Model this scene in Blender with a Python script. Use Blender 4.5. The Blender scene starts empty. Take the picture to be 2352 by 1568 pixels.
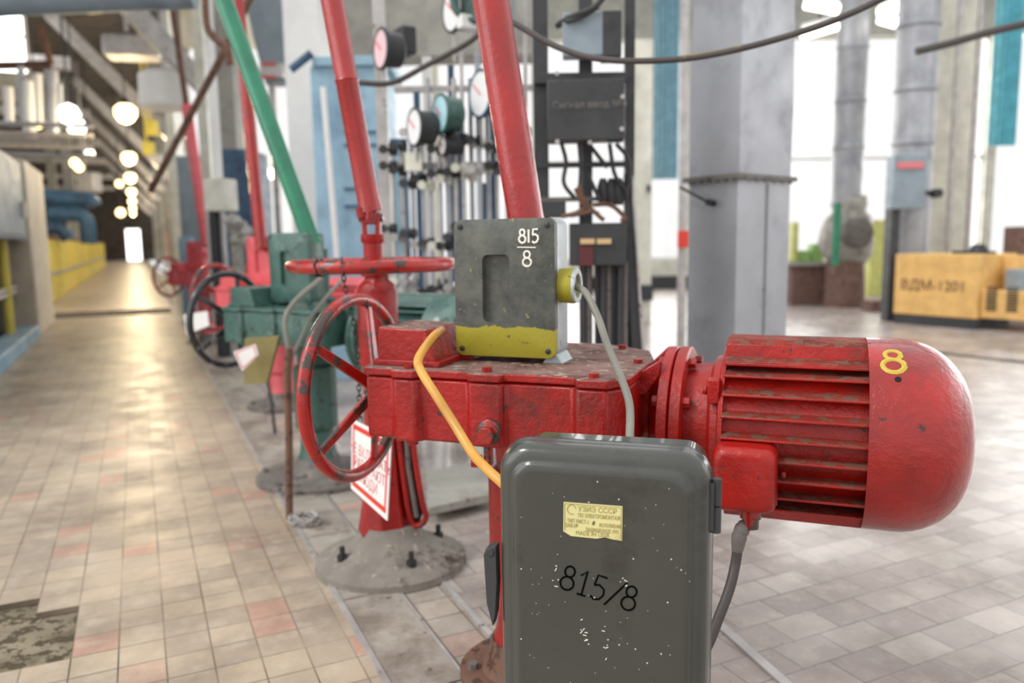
import bpy, bmesh, math, random
from math import sin, cos, radians, pi, sqrt, atan2
from mathutils import Vector as V, Matrix
D = bpy.data
COL = bpy.context.scene.collection
random.seed(5)

# ------------------------------------------------------------------ camera, world, exposure
F, H, PITCH, ROLL = 1800.0, .95, radians(7.3), radians(.8)
_r0 = V((1, 0, 0)); FW = V((0, cos(PITCH), -sin(PITCH))); _u0 = V((0, sin(PITCH), cos(PITCH)))
RT = cos(ROLL)*_r0 - sin(ROLL)*_u0; UP = sin(ROLL)*_r0 + cos(ROLL)*_u0
CAM = V((0, 0, H))
cam = D.cameras.new('camera'); camo = D.objects.new('camera', cam); COL.objects.link(camo)
cam.sensor_width = 36; cam.lens = F*36/2352; cam.clip_start = .05; cam.clip_end = 300
m = Matrix((RT, UP, -FW)).transposed().to_4x4(); m.translation = CAM; camo.matrix_world = m
cam.dof.use_dof = True; cam.dof.focus_distance = 1.17; cam.dof.aperture_fstop = 2.8
bpy.context.scene.camera = camo
sc = bpy.context.scene
sc.view_settings.view_transform = 'Standard'; sc.view_settings.look = 'None'
sc.view_settings.exposure = .35; sc.view_settings.gamma = 1; sc.view_settings.use_curve_mapping = False
w = D.worlds.new('sky'); sc.world = w; w.use_nodes = True
wn = w.node_tree; wn.nodes.clear()
wo = wn.nodes.new('ShaderNodeOutputWorld'); wb = wn.nodes.new('ShaderNodeBackground')
wg = wn.nodes.new('ShaderNodeTexCoord'); ws = wn.nodes.new('ShaderNodeSeparateXYZ'); wr = wn.nodes.new('ShaderNodeValToRGB')
wn.links.new(wg.outputs['Generated'], ws.inputs[0]); wn.links.new(ws.outputs['Z'], wr.inputs[0])
wr.color_ramp.elements[0].position = 0; wr.color_ramp.elements[0].color = (.84, .83, .82, 1)
wr.color_ramp.elements[1].position = .5; wr.color_ramp.elements[1].color = (.98, .98, .97, 1)
wn.links.new(wr.outputs[0], wb.inputs[0]); wb.inputs[1].default_value = 1.0
wn.links.new(wb.outputs[0], wo.inputs[0])
def sun(name, el, az, e, ang, col=(1, 1, 1)):
    l = D.lights.new(name, 'SUN'); l.energy = e; l.angle = radians(ang); l.color = col
    o = D.objects.new(name, l); COL.objects.link(o)
    o.rotation_euler = (radians(90-el), 0, radians(az)); o.location = (0, 0, 8)
    return o
sun('daylight', 48, -68, 1.1, 14, (1, .98, .95))      # through the roof lights and tall windows of the hall
# added fill light from the left, placed to streak the shafts; no window built
al = D.lights.new('window_light', 'AREA'); al.shape = 'RECTANGLE'; al.size = 4; al.size_y = 3.4; al.energy = 75
ao = D.objects.new('window_light', al); COL.objects.link(ao); ao.location = (-5.5, -.6, 2.7)
ao.rotation_euler = (V((-5.5, -2.2, 1.8))).to_track_quat('Z', 'Y').to_euler()

# daylight outside the tall hall windows, then two added fill lights
def arealight(loc, tgt, sx, sy, e, col=(1, 1, 1)):
    l = D.lights.new('window_light', 'AREA'); l.shape = 'RECTANGLE'; l.size = sx; l.size_y = sy; l.energy = e; l.color = col
    o = D.objects.new('window_light', l); COL.objects.link(o); o.location = loc; o.rotation_euler = (V(loc)-V(tgt)).to_track_quat('Z', 'Y').to_euler(); return o
arealight((9, 17, 4.0), (9, 0, 3.2), 27, 9, 3000, (1, .99, .97))
arealight((9.5, 3.5, 3.6), (0, 2, .8), 5, 3, 50)  # added fill from the right for motor highlights; no window built
arealight((2.5, 9, 6.1), (2.5, 8, 0), 9, 5, 120)  # added overhead fill to brighten the hall; no skylight built

# ------------------------------------------------------------------ geometry of the place
def ray(px, py): return FW + (px-1176)/F*RT - (py-784)/F*UP
def P(px, py, d): v = ray(px, py); return CAM + v*(d/v.y)
def G(px, py, z=0): v = ray(px, py); return CAM + v*((z-H)/v.z)
CA = radians(25.4); CV = V((-sin(CA), cos(CA), 0)); CU = V((cos(CA), sin(CA), 0))
def K(u, v, z=0): return CU*u + CV*v + V((0, 0, z))
def PU(px, py, u):                      # pixel ray meets the plane u = const of the corridor
    r = ray(px, py); return CAM + r*(u/r.dot(CU))
def PV(px, py, v_):
    r = ray(px, py); return CAM + r*(v_/r.dot(CV))
def S(r, g, b):
    f = lambda c: ((c/255+.055)/1.055)**2.4 if c > 10 else c/255/12.92
    return (f(r), f(g), f(b), 1)

# ------------------------------------------------------------------ materials
def nmat(name):
    m = D.materials.new(name); m.use_nodes = True; nt = m.node_tree
    b = nt.nodes['Principled BSDF']; tc = nt.nodes.new('ShaderNodeTexCoord')
    return m, nt, b, tc
def noise(nt, vec, scale, detail=4, rough=.6):
    n = nt.nodes.new('ShaderNodeTexNoise'); n.inputs['Scale'].default_value = scale
    n.inputs['Detail'].default_value = detail; n.inputs['Roughness'].default_value = rough
    nt.links.new(vec, n.inputs['Vector']); return n.outputs['Fac']
def ramp(nt, fac, a, b, ca=(0, 0, 0, 1), cb=(1, 1, 1, 1)):
    r = nt.nodes.new('ShaderNodeValToRGB'); e = r.color_ramp.elements
    e[0].position = a; e[1].position = b; e[0].color = ca; e[1].color = cb
    nt.links.new(fac, r.inputs[0]); return r.outputs[0]
def mix(nt, fac, a, b, mode='MIX'):
    x = nt.nodes.new('ShaderNodeMix'); x.data_type = 'RGBA'; x.blend_type = mode
    for s, v in ((x.inputs[0], fac), (x.inputs[6], a), (x.inputs[7], b)):
        if hasattr(v, 'is_linked'): nt.links.new(v, s)
        else: s.default_value = v
    return x.outputs[2]
def bump(nt, b, h, strength, dist):
    n = nt.nodes.new('ShaderNodeBump'); n.inputs['Strength'].default_value = strength; n.inputs['Distance'].default_value = dist
    nt.links.new(h, n.inputs['Height']); nt.links.new(n.outputs[0], b.inputs['Normal']); return n
def paint(name, col, rough=.35, chip=None, chipa=.62, dirt=None, dirta=.6, sc_=1., bs=.25, metal=0, coat=0, spec=.5, var=.25):
    m, nt, b, tc = nmat(name); vec = tc.outputs['Object']
    n1 = noise(nt, vec, 9*sc_, 5)
    dark = tuple(c*(1-var) for c in col[:3])+(1,); lite = tuple(min(1, c*(1+var*.5)) for c in col[:3])+(1,)
    c = ramp(nt, n1, .3, .7, dark, lite)
    if dirt:
        n2 = noise(nt, vec, 5*sc_, 8, .7); c = mix(nt, ramp(nt, n2, dirta, dirta+.12), c, dirt)
    if chip:
        n3 = noise(nt, vec, 28*sc_, 6, .65); f = ramp(nt, n3, chipa, chipa+.02); c = mix(nt, f, c, chip)
    nt.links.new(c, b.inputs['Base Color'])
    b.inputs['Metallic'].default_value = metal
    b.inputs['Coat Weight'].default_value = coat; b.inputs['Specular IOR Level'].default_value = spec
    rr = ramp(nt, noise(nt, vec, 20*sc_, 3), .3, .75, (rough*.8,)*3+(1,), (min(1, rough*1.35),)*3+(1,))
    nt.links.new(rr, b.inputs['Roughness'])
    if bs: bump(nt, b, noise(nt, vec, 70*sc_, 5, .65), bs, .004)
    return m
def plain(name, col, rough=.5, metal=0, emit=0):
    m, nt, b, tc = nmat(name); b.inputs['Base Color'].default_value = col
    b.inputs['Roughness'].default_value = rough; b.inputs['Metallic'].default_value = metal
    if emit: b.inputs['Emission Color'].default_value = col; b.inputs['Emission Strength'].default_value = emit
    return m
BR = S(58, 40, 34)
M = {}
M['red'] = paint('red_paint', S(160, 20, 16), .3, S(62, 40, 36), .64, S(104, 30, 26), .54, 1, .8, coat=.15, var=.4, spec=.4)
M['redw'] = paint('worn_red_paint', S(168, 22, 16), .26, S(66, 50, 44), .525, S(120, 50, 40), .60, .7, .6, coat=.3, var=.35)
M['redm'] = paint('motor_red_paint', S(160, 23, 15), .34, S(84, 40, 30), .64, S(104, 44, 34), .5, .9, .7, coat=.1, var=.4, spec=.4)
M['redc'] = paint('cowl_red_paint', S(156, 20, 13), .2, S(62, 28, 28), .66, S(126, 22, 24), .5, .8, .8, coat=.3, var=.45, spec=.5)
M['redp'] = paint('shaft_red_paint', S(164, 19, 17), .2, None, .7, S(140, 20, 20), .58, 1, .6, coat=.5)
M['pink'] = paint('sun_faded_red_paint', S(218, 98, 104), .35, S(110, 50, 50), .66, None, bs=.3)  # red paint with haze and overexposure put into its colour
M['green'] = paint('dark_green_paint', S(62, 98, 90), .35, S(44, 54, 52), .60, S(96, 126, 118), .55, 1, .4, coat=.2)
M['greenp'] = paint('bright_green_paint', S(40, 132, 100), .28, S(60, 80, 66), .7, None, bs=.3, coat=.3)
M['dust'] = paint('dusty_red_top', S(132, 104, 98), .85, S(158, 142, 126), .56, S(96, 66, 60), .5, 1.4, .5, spec=.2)
M['dustg'] = paint('dusty_grey_top', S(134, 128, 120), .85, S(160, 152, 140), .62, S(70, 60, 56), .55, 1.3, .6, spec=.2)
M['mdust'] = paint('dusty_fin_tops', S(140, 50, 40), .7, S(110, 78, 66), .52, S(96, 44, 36), .5, 1.5, .5, spec=.2)
M['olive'] = paint('olive_grey_enamel', S(62, 64, 60), .24, None, .7, S(44, 43, 38), .56, .8, .05, coat=.35, var=.12)
M['slate'] = paint('slate_grey_cover', S(76, 80, 76), .5, S(98, 102, 92), .60, S(54, 54, 52), .5, 1.6, .35)
M['yelo'] = paint('old_yellow_paint', S(158, 148, 36), .45, S(88, 84, 50), .62, None, bs=.3)
M['silver'] = paint('silver_side_paint', S(176, 184, 188), .4, S(120, 126, 112), .6, None, bs=.4, metal=.2)
M['grey'] = paint('dirty_grey_metal', S(112, 106, 102), .6, S(60, 52, 50), .6, S(140, 132, 124), .55, 1, .5)
M['blk'] = paint('dark_steel', S(44, 44, 46), .5, S(90, 88, 84), .68, None, bs=.2)
M['rim'] = paint('worn_black_rim', S(52, 54, 58), .22, S(150, 152, 156), .6, None, bs=.3, coat=.5, metal=.5)
M['blk2'] = paint('charcoal_enamel', S(58, 59, 62), .55, None, .7, S(50, 50, 52), .6, 1, .1)
M['rust'] = paint('rusty_brown', S(110, 78, 62), .7, S(70, 46, 38), .55, None, bs=.5)
M['galv'] = paint('galvanised_sheet', S(168, 170, 176), .38, S(130, 122, 118), .72, S(144, 146, 154), .5, .35, .1, metal=.3, var=.14)
M['steel'] = paint('pale_steel', S(186, 182, 180), .4, S(120, 110, 104), .62, None, bs=.2, metal=.4)
M['cream'] = paint('cream_enamel', S(222, 220, 206), .5, None, .7, S(200, 196, 180), .6, .5, .05)
M['beige'] = paint('beige_paint', S(196, 184, 164), .6, None, .7, S(150, 134, 114), .6, .4, .1)
M['bluegrey'] = paint('blue_grey_paint', S(138, 152, 162), .5, None, .7, S(120, 132, 142), .6, .4, .1)
M['lblue'] = paint('light_blue_paint', S(150, 186, 206), .5, S(110, 130, 140), .66, S(120, 152, 176), .5, .4, .15)
M['dblue'] = paint('deep_blue_paint', S(60, 96, 124), .5, None, .7, S(40, 60, 84), .5, .5, .1)
M['pcyan'] = paint('pale_turquoise_cloth', S(176, 214, 226), .7, None, .7, None, bs=.1)  # turquoise cloth paled in colour to carry the overexposure
M['speck'] = plain('paint_specks', S(226, 222, 204), .6)
M['pdial'] = plain('pinkish_dial', S(232, 196, 202), .4)
M['bwin'] = plain('daylit_window', (.95, .98, 1, 1), .4, 0, 3)
M['cyan'] = paint('turquoise_cloth', S(136, 214, 228), .7, None, .7, None, bs=.1)
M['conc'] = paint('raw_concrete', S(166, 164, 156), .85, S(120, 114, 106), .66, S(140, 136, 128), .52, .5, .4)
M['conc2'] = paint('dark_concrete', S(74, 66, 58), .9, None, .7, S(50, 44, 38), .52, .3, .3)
M['white'] = paint('white_paint', S(232, 232, 230), .5, None, .7, None, bs=.05, var=.05)
M['ylw'] = paint('yellow_railing_paint', S(226, 206, 92), .5, None, .7, S(190, 160, 60), .6, .6, .1)
M['wood'] = paint('tan_machine_paint', S(226, 182, 112), .5, S(170, 130, 70), .72, S(206, 160, 96), .6, .8, .05)
M['khaki'] = paint('khaki_board', S(132, 120, 74), .8, None, .7, S(100, 90, 60), .6, 1, .1)
M['ycab'] = paint('yellow_cable_sheath', S(208, 152, 66), .4, S(190, 80, 60), .66, S(170, 130, 60), .6, 1, .1)
M['gcab'] = paint('grey_cable_sheath', S(128, 126, 116), .45, S(80, 76, 70), .66, None, bs=.1)
M['dcab'] = paint('dark_cable_sheath', S(74, 68, 66), .5, S(140, 118, 80), .68, None, bs=.15)
M['wht_mark'] = plain('white_marker', S(240, 236, 224), .6)
M['blk_mark'] = plain('black_marker', (.002, .002, .002, 1), .95)
M['blk_mark'].node_tree.nodes['Principled BSDF'].inputs['Specular IOR Level'].default_value = .05
M['yel_mark'] = plain('yellow_marker', S(192, 170, 60), .55)
M['plate'] = paint('yellowed_label', S(214, 206, 146), .5, None, .7, S(190, 178, 110), .6, 3, .05, var=.06)
M['plate_ink'] = plain('label_ink', S(150, 138, 82), .6)
M['sgn_red'] = plain('sign_red', S(216, 62, 48), .5); M['sgn_pink'] = plain('sign_faded_red', S(216, 120, 124), .5)
M['dark'] = plain('black_gap', S(16, 15, 15), .9)
M['lamp'] = plain('warm_lamp', (1, .74, .36, 1), .4, 0, 4)
M['lampw'] = plain('white_lamp', (1, .97, .9, 1), .4, 0, 3)
M['gaugeb'] = plain('pale_blue_dial', S(176, 220, 232), .4); M['gaugew'] = plain('white_dial', S(240, 242, 244), .4)
M['wrap'] = paint('foil_wrap', S(168, 164, 158), .5, S(90, 84, 80), .6, S(120, 116, 108), .5, 1.2, .9)
M['sticker'] = plain('dark_red_sticker', S(92, 40, 44), .6); M['tag'] = plain('tan_tag', S(206, 176, 130), .6)
M['brick'] = paint('brown_machine', S(120, 92, 82), .7, S(70, 50, 46), .55, S(176, 140, 120), .6, 1, .3)
M['lgreen'] = paint('leaf_green_paint', S(150, 190, 110), .5); M['lyel'] = paint('lemon_paint', S(206, 206, 120), .5)
gm, gnt, gb, gtc = nmat('window_glass'); gnt.nodes.remove(gb)
g1 = gnt.nodes.new('ShaderNodeBsdfTransparent'); g2 = gnt.nodes.new('ShaderNodeBsdfGlossy'); g2.inputs['Roughness'].default_value = .05
g3 = gnt.nodes.new('ShaderNodeMixShader'); g3.inputs[0].default_value = .06
gnt.links.new(g1.outputs[0], g3.inputs[1]); gnt.links.new(g2.outputs[0], g3.inputs[2])
gnt.links.new(g3.outputs[0], gnt.nodes['Material Output'].inputs[0]); M['glass'] = gm

def tilemat(name, c1, c2, mortar, pink, bw, rh, off, rough, pinka=.62, rot=0):
    m, nt, b, tc = nmat(name)
    mp = nt.nodes.new('ShaderNodeMapping'); nt.links.new(tc.outputs['Object'], mp.inputs[0])
    mp.inputs['Rotation'].default_value = (0, 0, rot)
    br = nt.nodes.new('ShaderNodeTexBrick'); nt.links.new(mp.outputs[0], br.inputs['Vector'])
    br.offset = off; br.squash = 1; br.inputs['Scale'].default_value = 1
    br.inputs['Brick Width'].default_value = bw; br.inputs['Row Height'].default_value = rh
    br.inputs['Mortar Size'].default_value = .0022; br.inputs['Mortar Smooth'].default_value = .3; br.inputs['Bias'].default_value = 0
    br.inputs['Color1'].default_value = (0, 0, 0, 1); br.inputs['Color2'].default_value = (1, 1, 1, 1); br.inputs['Mortar'].default_value = (.5, .5, .5, 1)
    sep = nt.nodes.new('ShaderNodeSeparateColor'); nt.links.new(br.outputs['Color'], sep.inputs[0]); v = sep.outputs[0]
    c = ramp(nt, v, .1, .8, c1, c2)
    c = mix(nt, ramp(nt, v, pinka+.30, pinka+.32, (0,0,0,1), (.6,.6,.6,1)), c, pink)
    vec = tc.outputs['Object']
    c = mix(nt, ramp(nt, noise(nt, vec, 2.2, 8, .65), .40, .68, (0, 0, 0, 1), (.75, .75, .75, 1)), c, S(112, 98, 88))
    c = mix(nt, ramp(nt, noise(nt, vec, 14, 6, .7), .5, .8, (0, 0, 0, 1), (.35, .35, .35, 1)), c, S(222, 214, 200))
    mf = nt.nodes.new('ShaderNodeMath'); mf.operation = 'MULTIPLY'; nt.links.new(br.outputs['Fac'], mf.inputs[0])
    nt.links.new(ramp(nt, noise(nt, vec, 3.5, 3), .35, .65, (.25,)*3+(1,), (1,)*3+(1,)), mf.inputs[1])
    c = mix(nt, mf.outputs[0], c, mortar); nt.links.new(c, b.inputs['Base Color'])
    nt.links.new(ramp(nt, noise(nt, vec, 6, 5), .3, .7, (rough*.75,)*3+(1,), (min(1, rough*1.3),)*3+(1,)), b.inputs['Roughness'])
    bump(nt, b, br.outputs['Fac'], -.5, .003)
    return m
M['tileL'] = tilemat('corridor_tiles', S(168, 154, 138), S(186, 170, 148), S(84, 72, 62), S(184, 132, 118), .1, .1, 0, .42)
M['tileR'] = tilemat('hall_tiles', S(160, 148, 144), S(186, 176, 170), S(82, 76, 74), S(184, 156, 150), .15, .1, .5, .3, .7)
M['tileS'] = tilemat('strip_tiles', S(162, 156, 148), S(178, 168, 156), S(66, 58, 52), S(190, 150, 138), .1, .1, 0, .5)
M['dirtc'] = paint('broken_screed', S(140, 130, 112), .95, S(84, 76, 62), .52, S(104, 96, 80), .48, 1.2, 1.0, spec=.1)
M['trench'] = paint('trench_cover', S(160, 152, 142), .7, S(96, 86, 78), .62, S(122, 110, 100), .47, .6, .3)

# ------------------------------------------------------------------ mesh helpers
class MB:
    def __init__(s, fr=None): s.b = bmesh.new(); s.mi = 0; s.fr = fr
    def v(s, p): return s.b.verts.new(s.fr @ V(p) if s.fr else V(p))
    def f(s, vs):
        try: q = s.b.faces.new(vs); q.material_index = s.mi; return q
        except ValueError: return None
    def box(s, x0, x1, y0, y1, z0, z1, M4=None):
        c = [V((x, y, z)) for z in (z0, z1) for y in (y0, y1) for x in (x0, x1)]
        if M4: c = [M4 @ p for p in c]
        a = [s.v(p) for p in c]
        for q in ((0, 2, 3, 1), (4, 5, 7, 6), (0, 1, 5, 4), (2, 6, 7, 3), (0, 4, 6, 2), (1, 3, 7, 5)): s.f([a[i] for i in q])
        return s
    def hexa(s, lo, hi):            # two rings of 4 points
        a = [s.v(p) for p in lo]; b = [s.v(p) for p in hi]
        s.f(a[::-1]); s.f(b)
        for i in range(4): s.f([a[i], a[(i+1) % 4], b[(i+1) % 4], b[i]])
        return s
    def loft(s, rings, cap0=True, cap1=True):
        R = [[s.v(p) for p in r] for r in rings]
        for a, b in zip(R, R[1:]):
            n = len(a)
            for i in range(n): s.f([a[i], a[(i+1) % n], b[(i+1) % n], b[i]])
        if cap0: s.f(R[0][::-1])
        if cap1: s.f(R[-1])
        return R
    def prism(s, poly, a0, a1, ax='z'):
        fn = {'z': lambda p, a: V((p[0], p[1], a)), 'y': lambda p, a: V((p[0], a, p[1])), 'x': lambda p, a: V((a, p[0], p[1]))}[ax]
        s.loft([[fn(p, a0) for p in poly], [fn(p, a1) for p in poly]]); return s
    def lathe(s, prof, c=(0, 0, 0), ax='z', n=32, squash=1):
        c = V(c); rings = []
        for a, r in prof:
            ring = []
            for i in range(n):
                t = 2*pi*i/n; r_ = max(r, .0004)
                if ax == 'z': ring.append(c+V((r_*cos(t), r_*sin(t), a)))
                elif ax == 'x': ring.append(c+V((a, r_*cos(t), r_*sin(t))))
                else: ring.append(c+V((r_*cos(t), a, r_*sin(t))))
            rings.append(ring)
        s.loft(rings); return s
    def tube(s, pts, r, n=10, closed=False, caps=True):
        pts = [V(p) for p in pts]; N = len(pts); rings = []
        rr = r if hasattr(r, '__len__') else [r]*N
        up = None
        for i, p in enumerate(pts):
            if closed: t = pts[(i+1) % N]-pts[i-1]
            else: t = pts[min(i+1, N-1)]-pts[max(i-1, 0)]
            t.normalize()
            if up is None: up = t.cross(V((0, 0, 1)) if abs(t.z) < .9 else V((1, 0, 0))).normalized()
            else: up = (up-t*up.dot(t)).normalized()
            w = t.cross(up)
            rings.append([p+(up*cos(2*pi*k/n)+w*sin(2*pi*k/n))*rr[i] for k in range(n)])
        if closed: rings.append(rings[0])
        if closed:
            R = [[s.v(p) for p in q] for q in rings[:-1]]
            for i in range(N):
                a, b = R[i], R[(i+1) % N]
                # align seam
                k0 = min(range(n), key=lambda k: (b[k].co-a[0].co).length)
                for k in range(n): s.f([a[k], a[(k+1) % n], b[(k+1+k0) % n], b[(k+k0) % n]])
        else: s.loft(rings, caps, caps)
        return s
    def torus(s, c, R, r, ax='x', N=56, n=12):
        c = V(c); pts = []
        for i in range(N):
            t = 2*pi*i/N
            pts.append(c+{'x': V((0, R*cos(t), R*sin(t))), 'y': V((R*cos(t), 0, R*sin(t))), 'z': V((R*cos(t), R*sin(t), 0))}[ax])
        return s.tube(pts, r, n, True)
    def hexbolt(s, c, d, r=.009, h=.008):
        d = V(d).normalized(); c = V(c)
        a = d.cross(V((0, 0, 1)) if abs(d.z) < .9 else V((1, 0, 0))).normalized(); b = d.cross(a)
        s.loft([[c+(a*cos(pi*k/3)+b*sin(pi*k/3))*r+d*hh for k in range(6)] for hh in (0, h)]); return s
def spline(pts, sub=8):
    pts = [V(p) for p in pts]; out = []
    q = [pts[0]*2-pts[1]]+pts+[pts[-1]*2-pts[-2]]
    for i in range(1, len(q)-2):
        for k in range(sub):
            t = k/sub; a, b, c, d = q[i-1:i+3]
            out.append(.5*((2*b)+(c-a)*t+(2*a-5*b+4*c-d)*t*t+(3*b-a-3*c+d)*t**3))
    out.append(pts[-1]); return out
def rrect(w, h, r, n=6):
    out = []
    for cx, cy, a0 in ((w/2-r, h/2-r, 0), (-w/2+r, h/2-r, 90), (-w/2+r, -h/2+r, 180), (w/2-r, -h/2+r, 270)):
        for k in range(n+1):
            a = radians(a0+90*k/n); out.append((cx+r*cos(a), cy+r*sin(a)))
    return out
def thing(name, label, cat, loc=(0, 0, 0), rz=0, group=None):
    o = D.objects.new(name, None); COL.objects.link(o); o.empty_display_size = .05
    o.location = loc; o.rotation_euler = (0, 0, rz); o['label'] = label; o['category'] = cat
    if group: o['group'] = group
    return o
def pmat(par):
    mm = Matrix.Identity(4); ch = []
    while par is not None: ch.append(par); par = par.parent
    for p in reversed(ch): mm = mm @ (Matrix.Translation(p.location) @ p.rotation_euler.to_matrix().to_4x4())
    return mm
def part(name, mb, mats, par=None, world=False, bevel=0, smooth=True, angle=38, label=None, top=None):
    me = D.meshes.new(name); bmesh.ops.recalc_face_normals(mb.b, faces=mb.b.faces)
    if world and par is not None: bmesh.ops.transform(mb.b, matrix=pmat(par).inverted(), verts=mb.b.verts)
    if top is not None:
        mb.b.normal_update()
        for f in mb.b.faces:
            if f.normal.z > .9: f.material_index = 1
    mb.b.to_mesh(me); mb.b.free()
    mats = mats if isinstance(mats, (list, tuple)) else [mats]
    for x in mats: me.materials.append(M[x] if isinstance(x, str) else x)
    if top is not None: me.materials.append(M[top])
    if smooth: me.shade_smooth(); me.set_sharp_from_angle(angle=radians(angle))
    o = D.objects.new(name, me); COL.objects.link(o)
    if par is not None: o.parent = par
    if bevel:
        b = o.modifiers.new('bevel', 'BEVEL'); b.width = bevel; b.segments = 2; b.limit_method = 'ANGLE'; b.angle_limit = radians(40)
        b.harden_normals = False
    if label: o['label'] = label
    return o
def solo(name, mb, mats, label, cat, group=None, bevel=0, loc=None, **k):
    """a thing that is one mesh; its origin is put at loc (default: lowest centre)"""
    vs = mb.b.verts; mb.b.verts.ensure_lookup_table()
    if loc is None:
        xs = [v.co.x for v in vs]; ys = [v.co.y for v in vs]; zs = [v.co.z for v in vs]
        loc = V(((min(xs)+max(xs))/2, (min(ys)+max(ys))/2, min(zs)))
    for v in vs: v.co -= loc
    o = part(name, mb, mats, None, bevel=bevel, **k); o.location = loc
    o['label'] = label; o['category'] = cat
    if group: o['group'] = group
    return o
def struct(name, mb, mats, **k):
    o = part(name, mb, mats, **k); o['kind'] = 'structure'; return o
def yawm(loc, rz): return Matrix.Translation(V(loc)) @ Matrix.Rotation(rz, 4, 'Z')
def pb(mb, px0, py0, px1, py1, d, th, yaw=0):
    """upright box whose front left edge stands at px0 and front right edge at px1; yaw>0: right end nearer"""
    a = P(px0, (py0+py1)/2, d); zt = P((px0+px1)/2, py0, d).z; zb = P((px0+px1)/2, py1, d).z
    y = radians(-yaw); ex = V((cos(y), sin(y), 0)); r = ray(px1, (py0+py1)/2)
    # a + ex*w on the vertical plane through the ray
    k = r.x/r.y; wd = (k*a.y-a.x)/(ex.x-k*ex.y)
    mb.box(0, wd, 0, th, zb, zt, Matrix.Translation(V((a.x, a.y, 0))) @ Matrix.Rotation(y, 4, 'Z')); return mb
def vp(mb, px, py0, py1, d, r, n=10):
    a = P(px, (py0+py1)/2, d); mb.tube([V((a.x, a.y, P(px, py0, d).z)), V((a.x, a.y, P(px, py1, d).z))], r, n); return mb

# hand-written digits in a unit cell (x 0..0.6, y 0..1)
def oval(cx, cy, rx, ry, n=14, a0=0, a1=360): return [(cx+rx*cos(radians(a0+(a1-a0)*i/n)), cy+ry*sin(radians(a0+(a1-a0)*i/n))) for i in range(n+1)]
GL = {'8': [oval(.3, .76, .19, .22), oval(.3, .27, .26, .27)], '1': [[(.14, .76), (.34, 1), (.34, 0)], [(.16, 0), (.5, 0)]],
      'l': [[(.3, .98), (.3, .02)]], '5': [[(.52, .98), (.16, .98), (.12, .56)], [(.12, .56), (.3, .62), (.5, .5), (.54, .28), (.42, .06), (.22, 0), (.06, .1)]],
      '/': [[(.6, 1.05), (.0, -.08)]], '-': [[(.05, .5), (.55, .5)]], '0': [oval(.3, .5, .25, .5)], '2': [[(.06, .8), (.2, 1), (.45, .96), (.54, .74), (.4, .45), (.05, 0), (.56, 0)]]}
def write(mb, txt, mp, h, adv=.72, r=.002, n=6):
    x = 0
    for c in txt:
        if c == ' ': x += adv*.6; continue
        for st in GL[c]: mb.tube([mp((x+a)*h, b*h) for a, b in st], r, n)
        x += adv
def text(body, size, mt, par, mtx, depth=.0004, name='lettering', sx=1, mats=None):
    """printed lettering, turned into a mesh"""
    cu = D.curves.new(name, 'FONT'); cu.body = body; cu.size = size; cu.extrude = depth; cu.align_x = 'CENTER'; cu.align_y = 'CENTER'
    cu.resolution_u = 3
    o = D.objects.new('tmp', cu); COL.objects.link(o)
    me = D.meshes.new_from_object(o.evaluated_get(bpy.context.evaluated_depsgraph_get()))
    D.objects.remove(o); me.name = name
    me.transform(mtx @ Matrix.Diagonal((sx, 1, 1, 1))); me.materials.clear(); me.materials.append(M[mt])
    q = D.objects.new(name, me); COL.objects.link(q)
    if par is not None: q.parent = par
    return q
FRONT = Matrix(((1, 0, 0, 0), (0, 0, -1, 0), (0, 1, 0, 0), (0, 0, 0, 1)))      # text x->x, y->z, facing -y
#@@STRUCT
# ------------------------------------------------------------------ the setting
U0, U1 = .43, .72
def fquad(mb, u0, u1, v0, v1, z0=-.06, z1=0):
    mb.hexa([K(u0, v0, z0), K(u1, v0, z0), K(u1, v1, z0), K(u0, v1, z0)], [K(u0, v0, z1), K(u1, v0, z1), K(u1, v1, z1), K(u0, v1, z1)]); return mb
def floorobj(name, mb, mat):
    mb.fr = None
    bmesh.ops.transform(mb.b, matrix=Matrix.Rotation(-CA, 4, 'Z'), verts=mb.b.verts)
    o = struct(name, mb, mat, smooth=False); o.rotation_euler = (0, 0, CA); return o
fl = MB()
# tiles left of the trench; some tiles at the lower left are missing
hu0, hu1, hv0, hv1 = -.9, -.1, 1.5, 2.6
fquad(fl, -9, hu0, -2, 62); fquad(fl, hu0, hu1, -2, hv0); fquad(fl, hu0, hu1, hv1, 62); fquad(fl, hu1, U0, -2, 62)
gone = set()
for i in range(8):
    for j in range(11):
        u = hu0+.1*(i+.5); v = hv0+.1*(j+.5)
        e = ((v-2.17)/.22)**2
        if v < 2.42-(0.1 if u > -.3 else 0) and v > 2.0 and u < -.2: gone.add((i, j))
        elif 1.9 < v < 2.0 and u < -.4: gone.add((i, j))
for i in range(8):
    for j in range(11):
        if (i, j) not in gone: fquad(fl, hu0+.1*i, hu0+.1*(i+1), hv0+.1*j, hv0+.1*(j+1), -.016)
floorobj('floor', fl, 'tileL')
fb = MB(); fquad(fb, -1.2, 0.1, 1.3, 2.8, -.07, -.017); struct('floor_screed', fb, 'dirtc', smooth=False)
fr_ = MB(); fquad(fr_, U1, 26, -4, 30); floorobj('floor_hall', fr_, 'tileR')
tr = MB()
random.seed(3)
v = -2.
while v < 60:
    L = .5 if v < 12 else 3
    fquad(tr, U0+.008, U0+.155, v, v+L-.006, -.04, .004); v += L
struct('floor_trench_cover', tr, 'trench', smooth=False)
ts = MB(); fquad(ts, U0+.165, U1-.01, -2, 60, -.04, -.002); floorobj('floor_tile_strip', ts, 'tileS')
te = MB(); fquad(te, U0-.008, U0+.006, -2, 60, -.04, .007); fquad(te, U0+.156, U0+.164, -2, 60, -.04, .003); fquad(te, U1-.01, U1+.004, -2, 60, -.04, .004)
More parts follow.
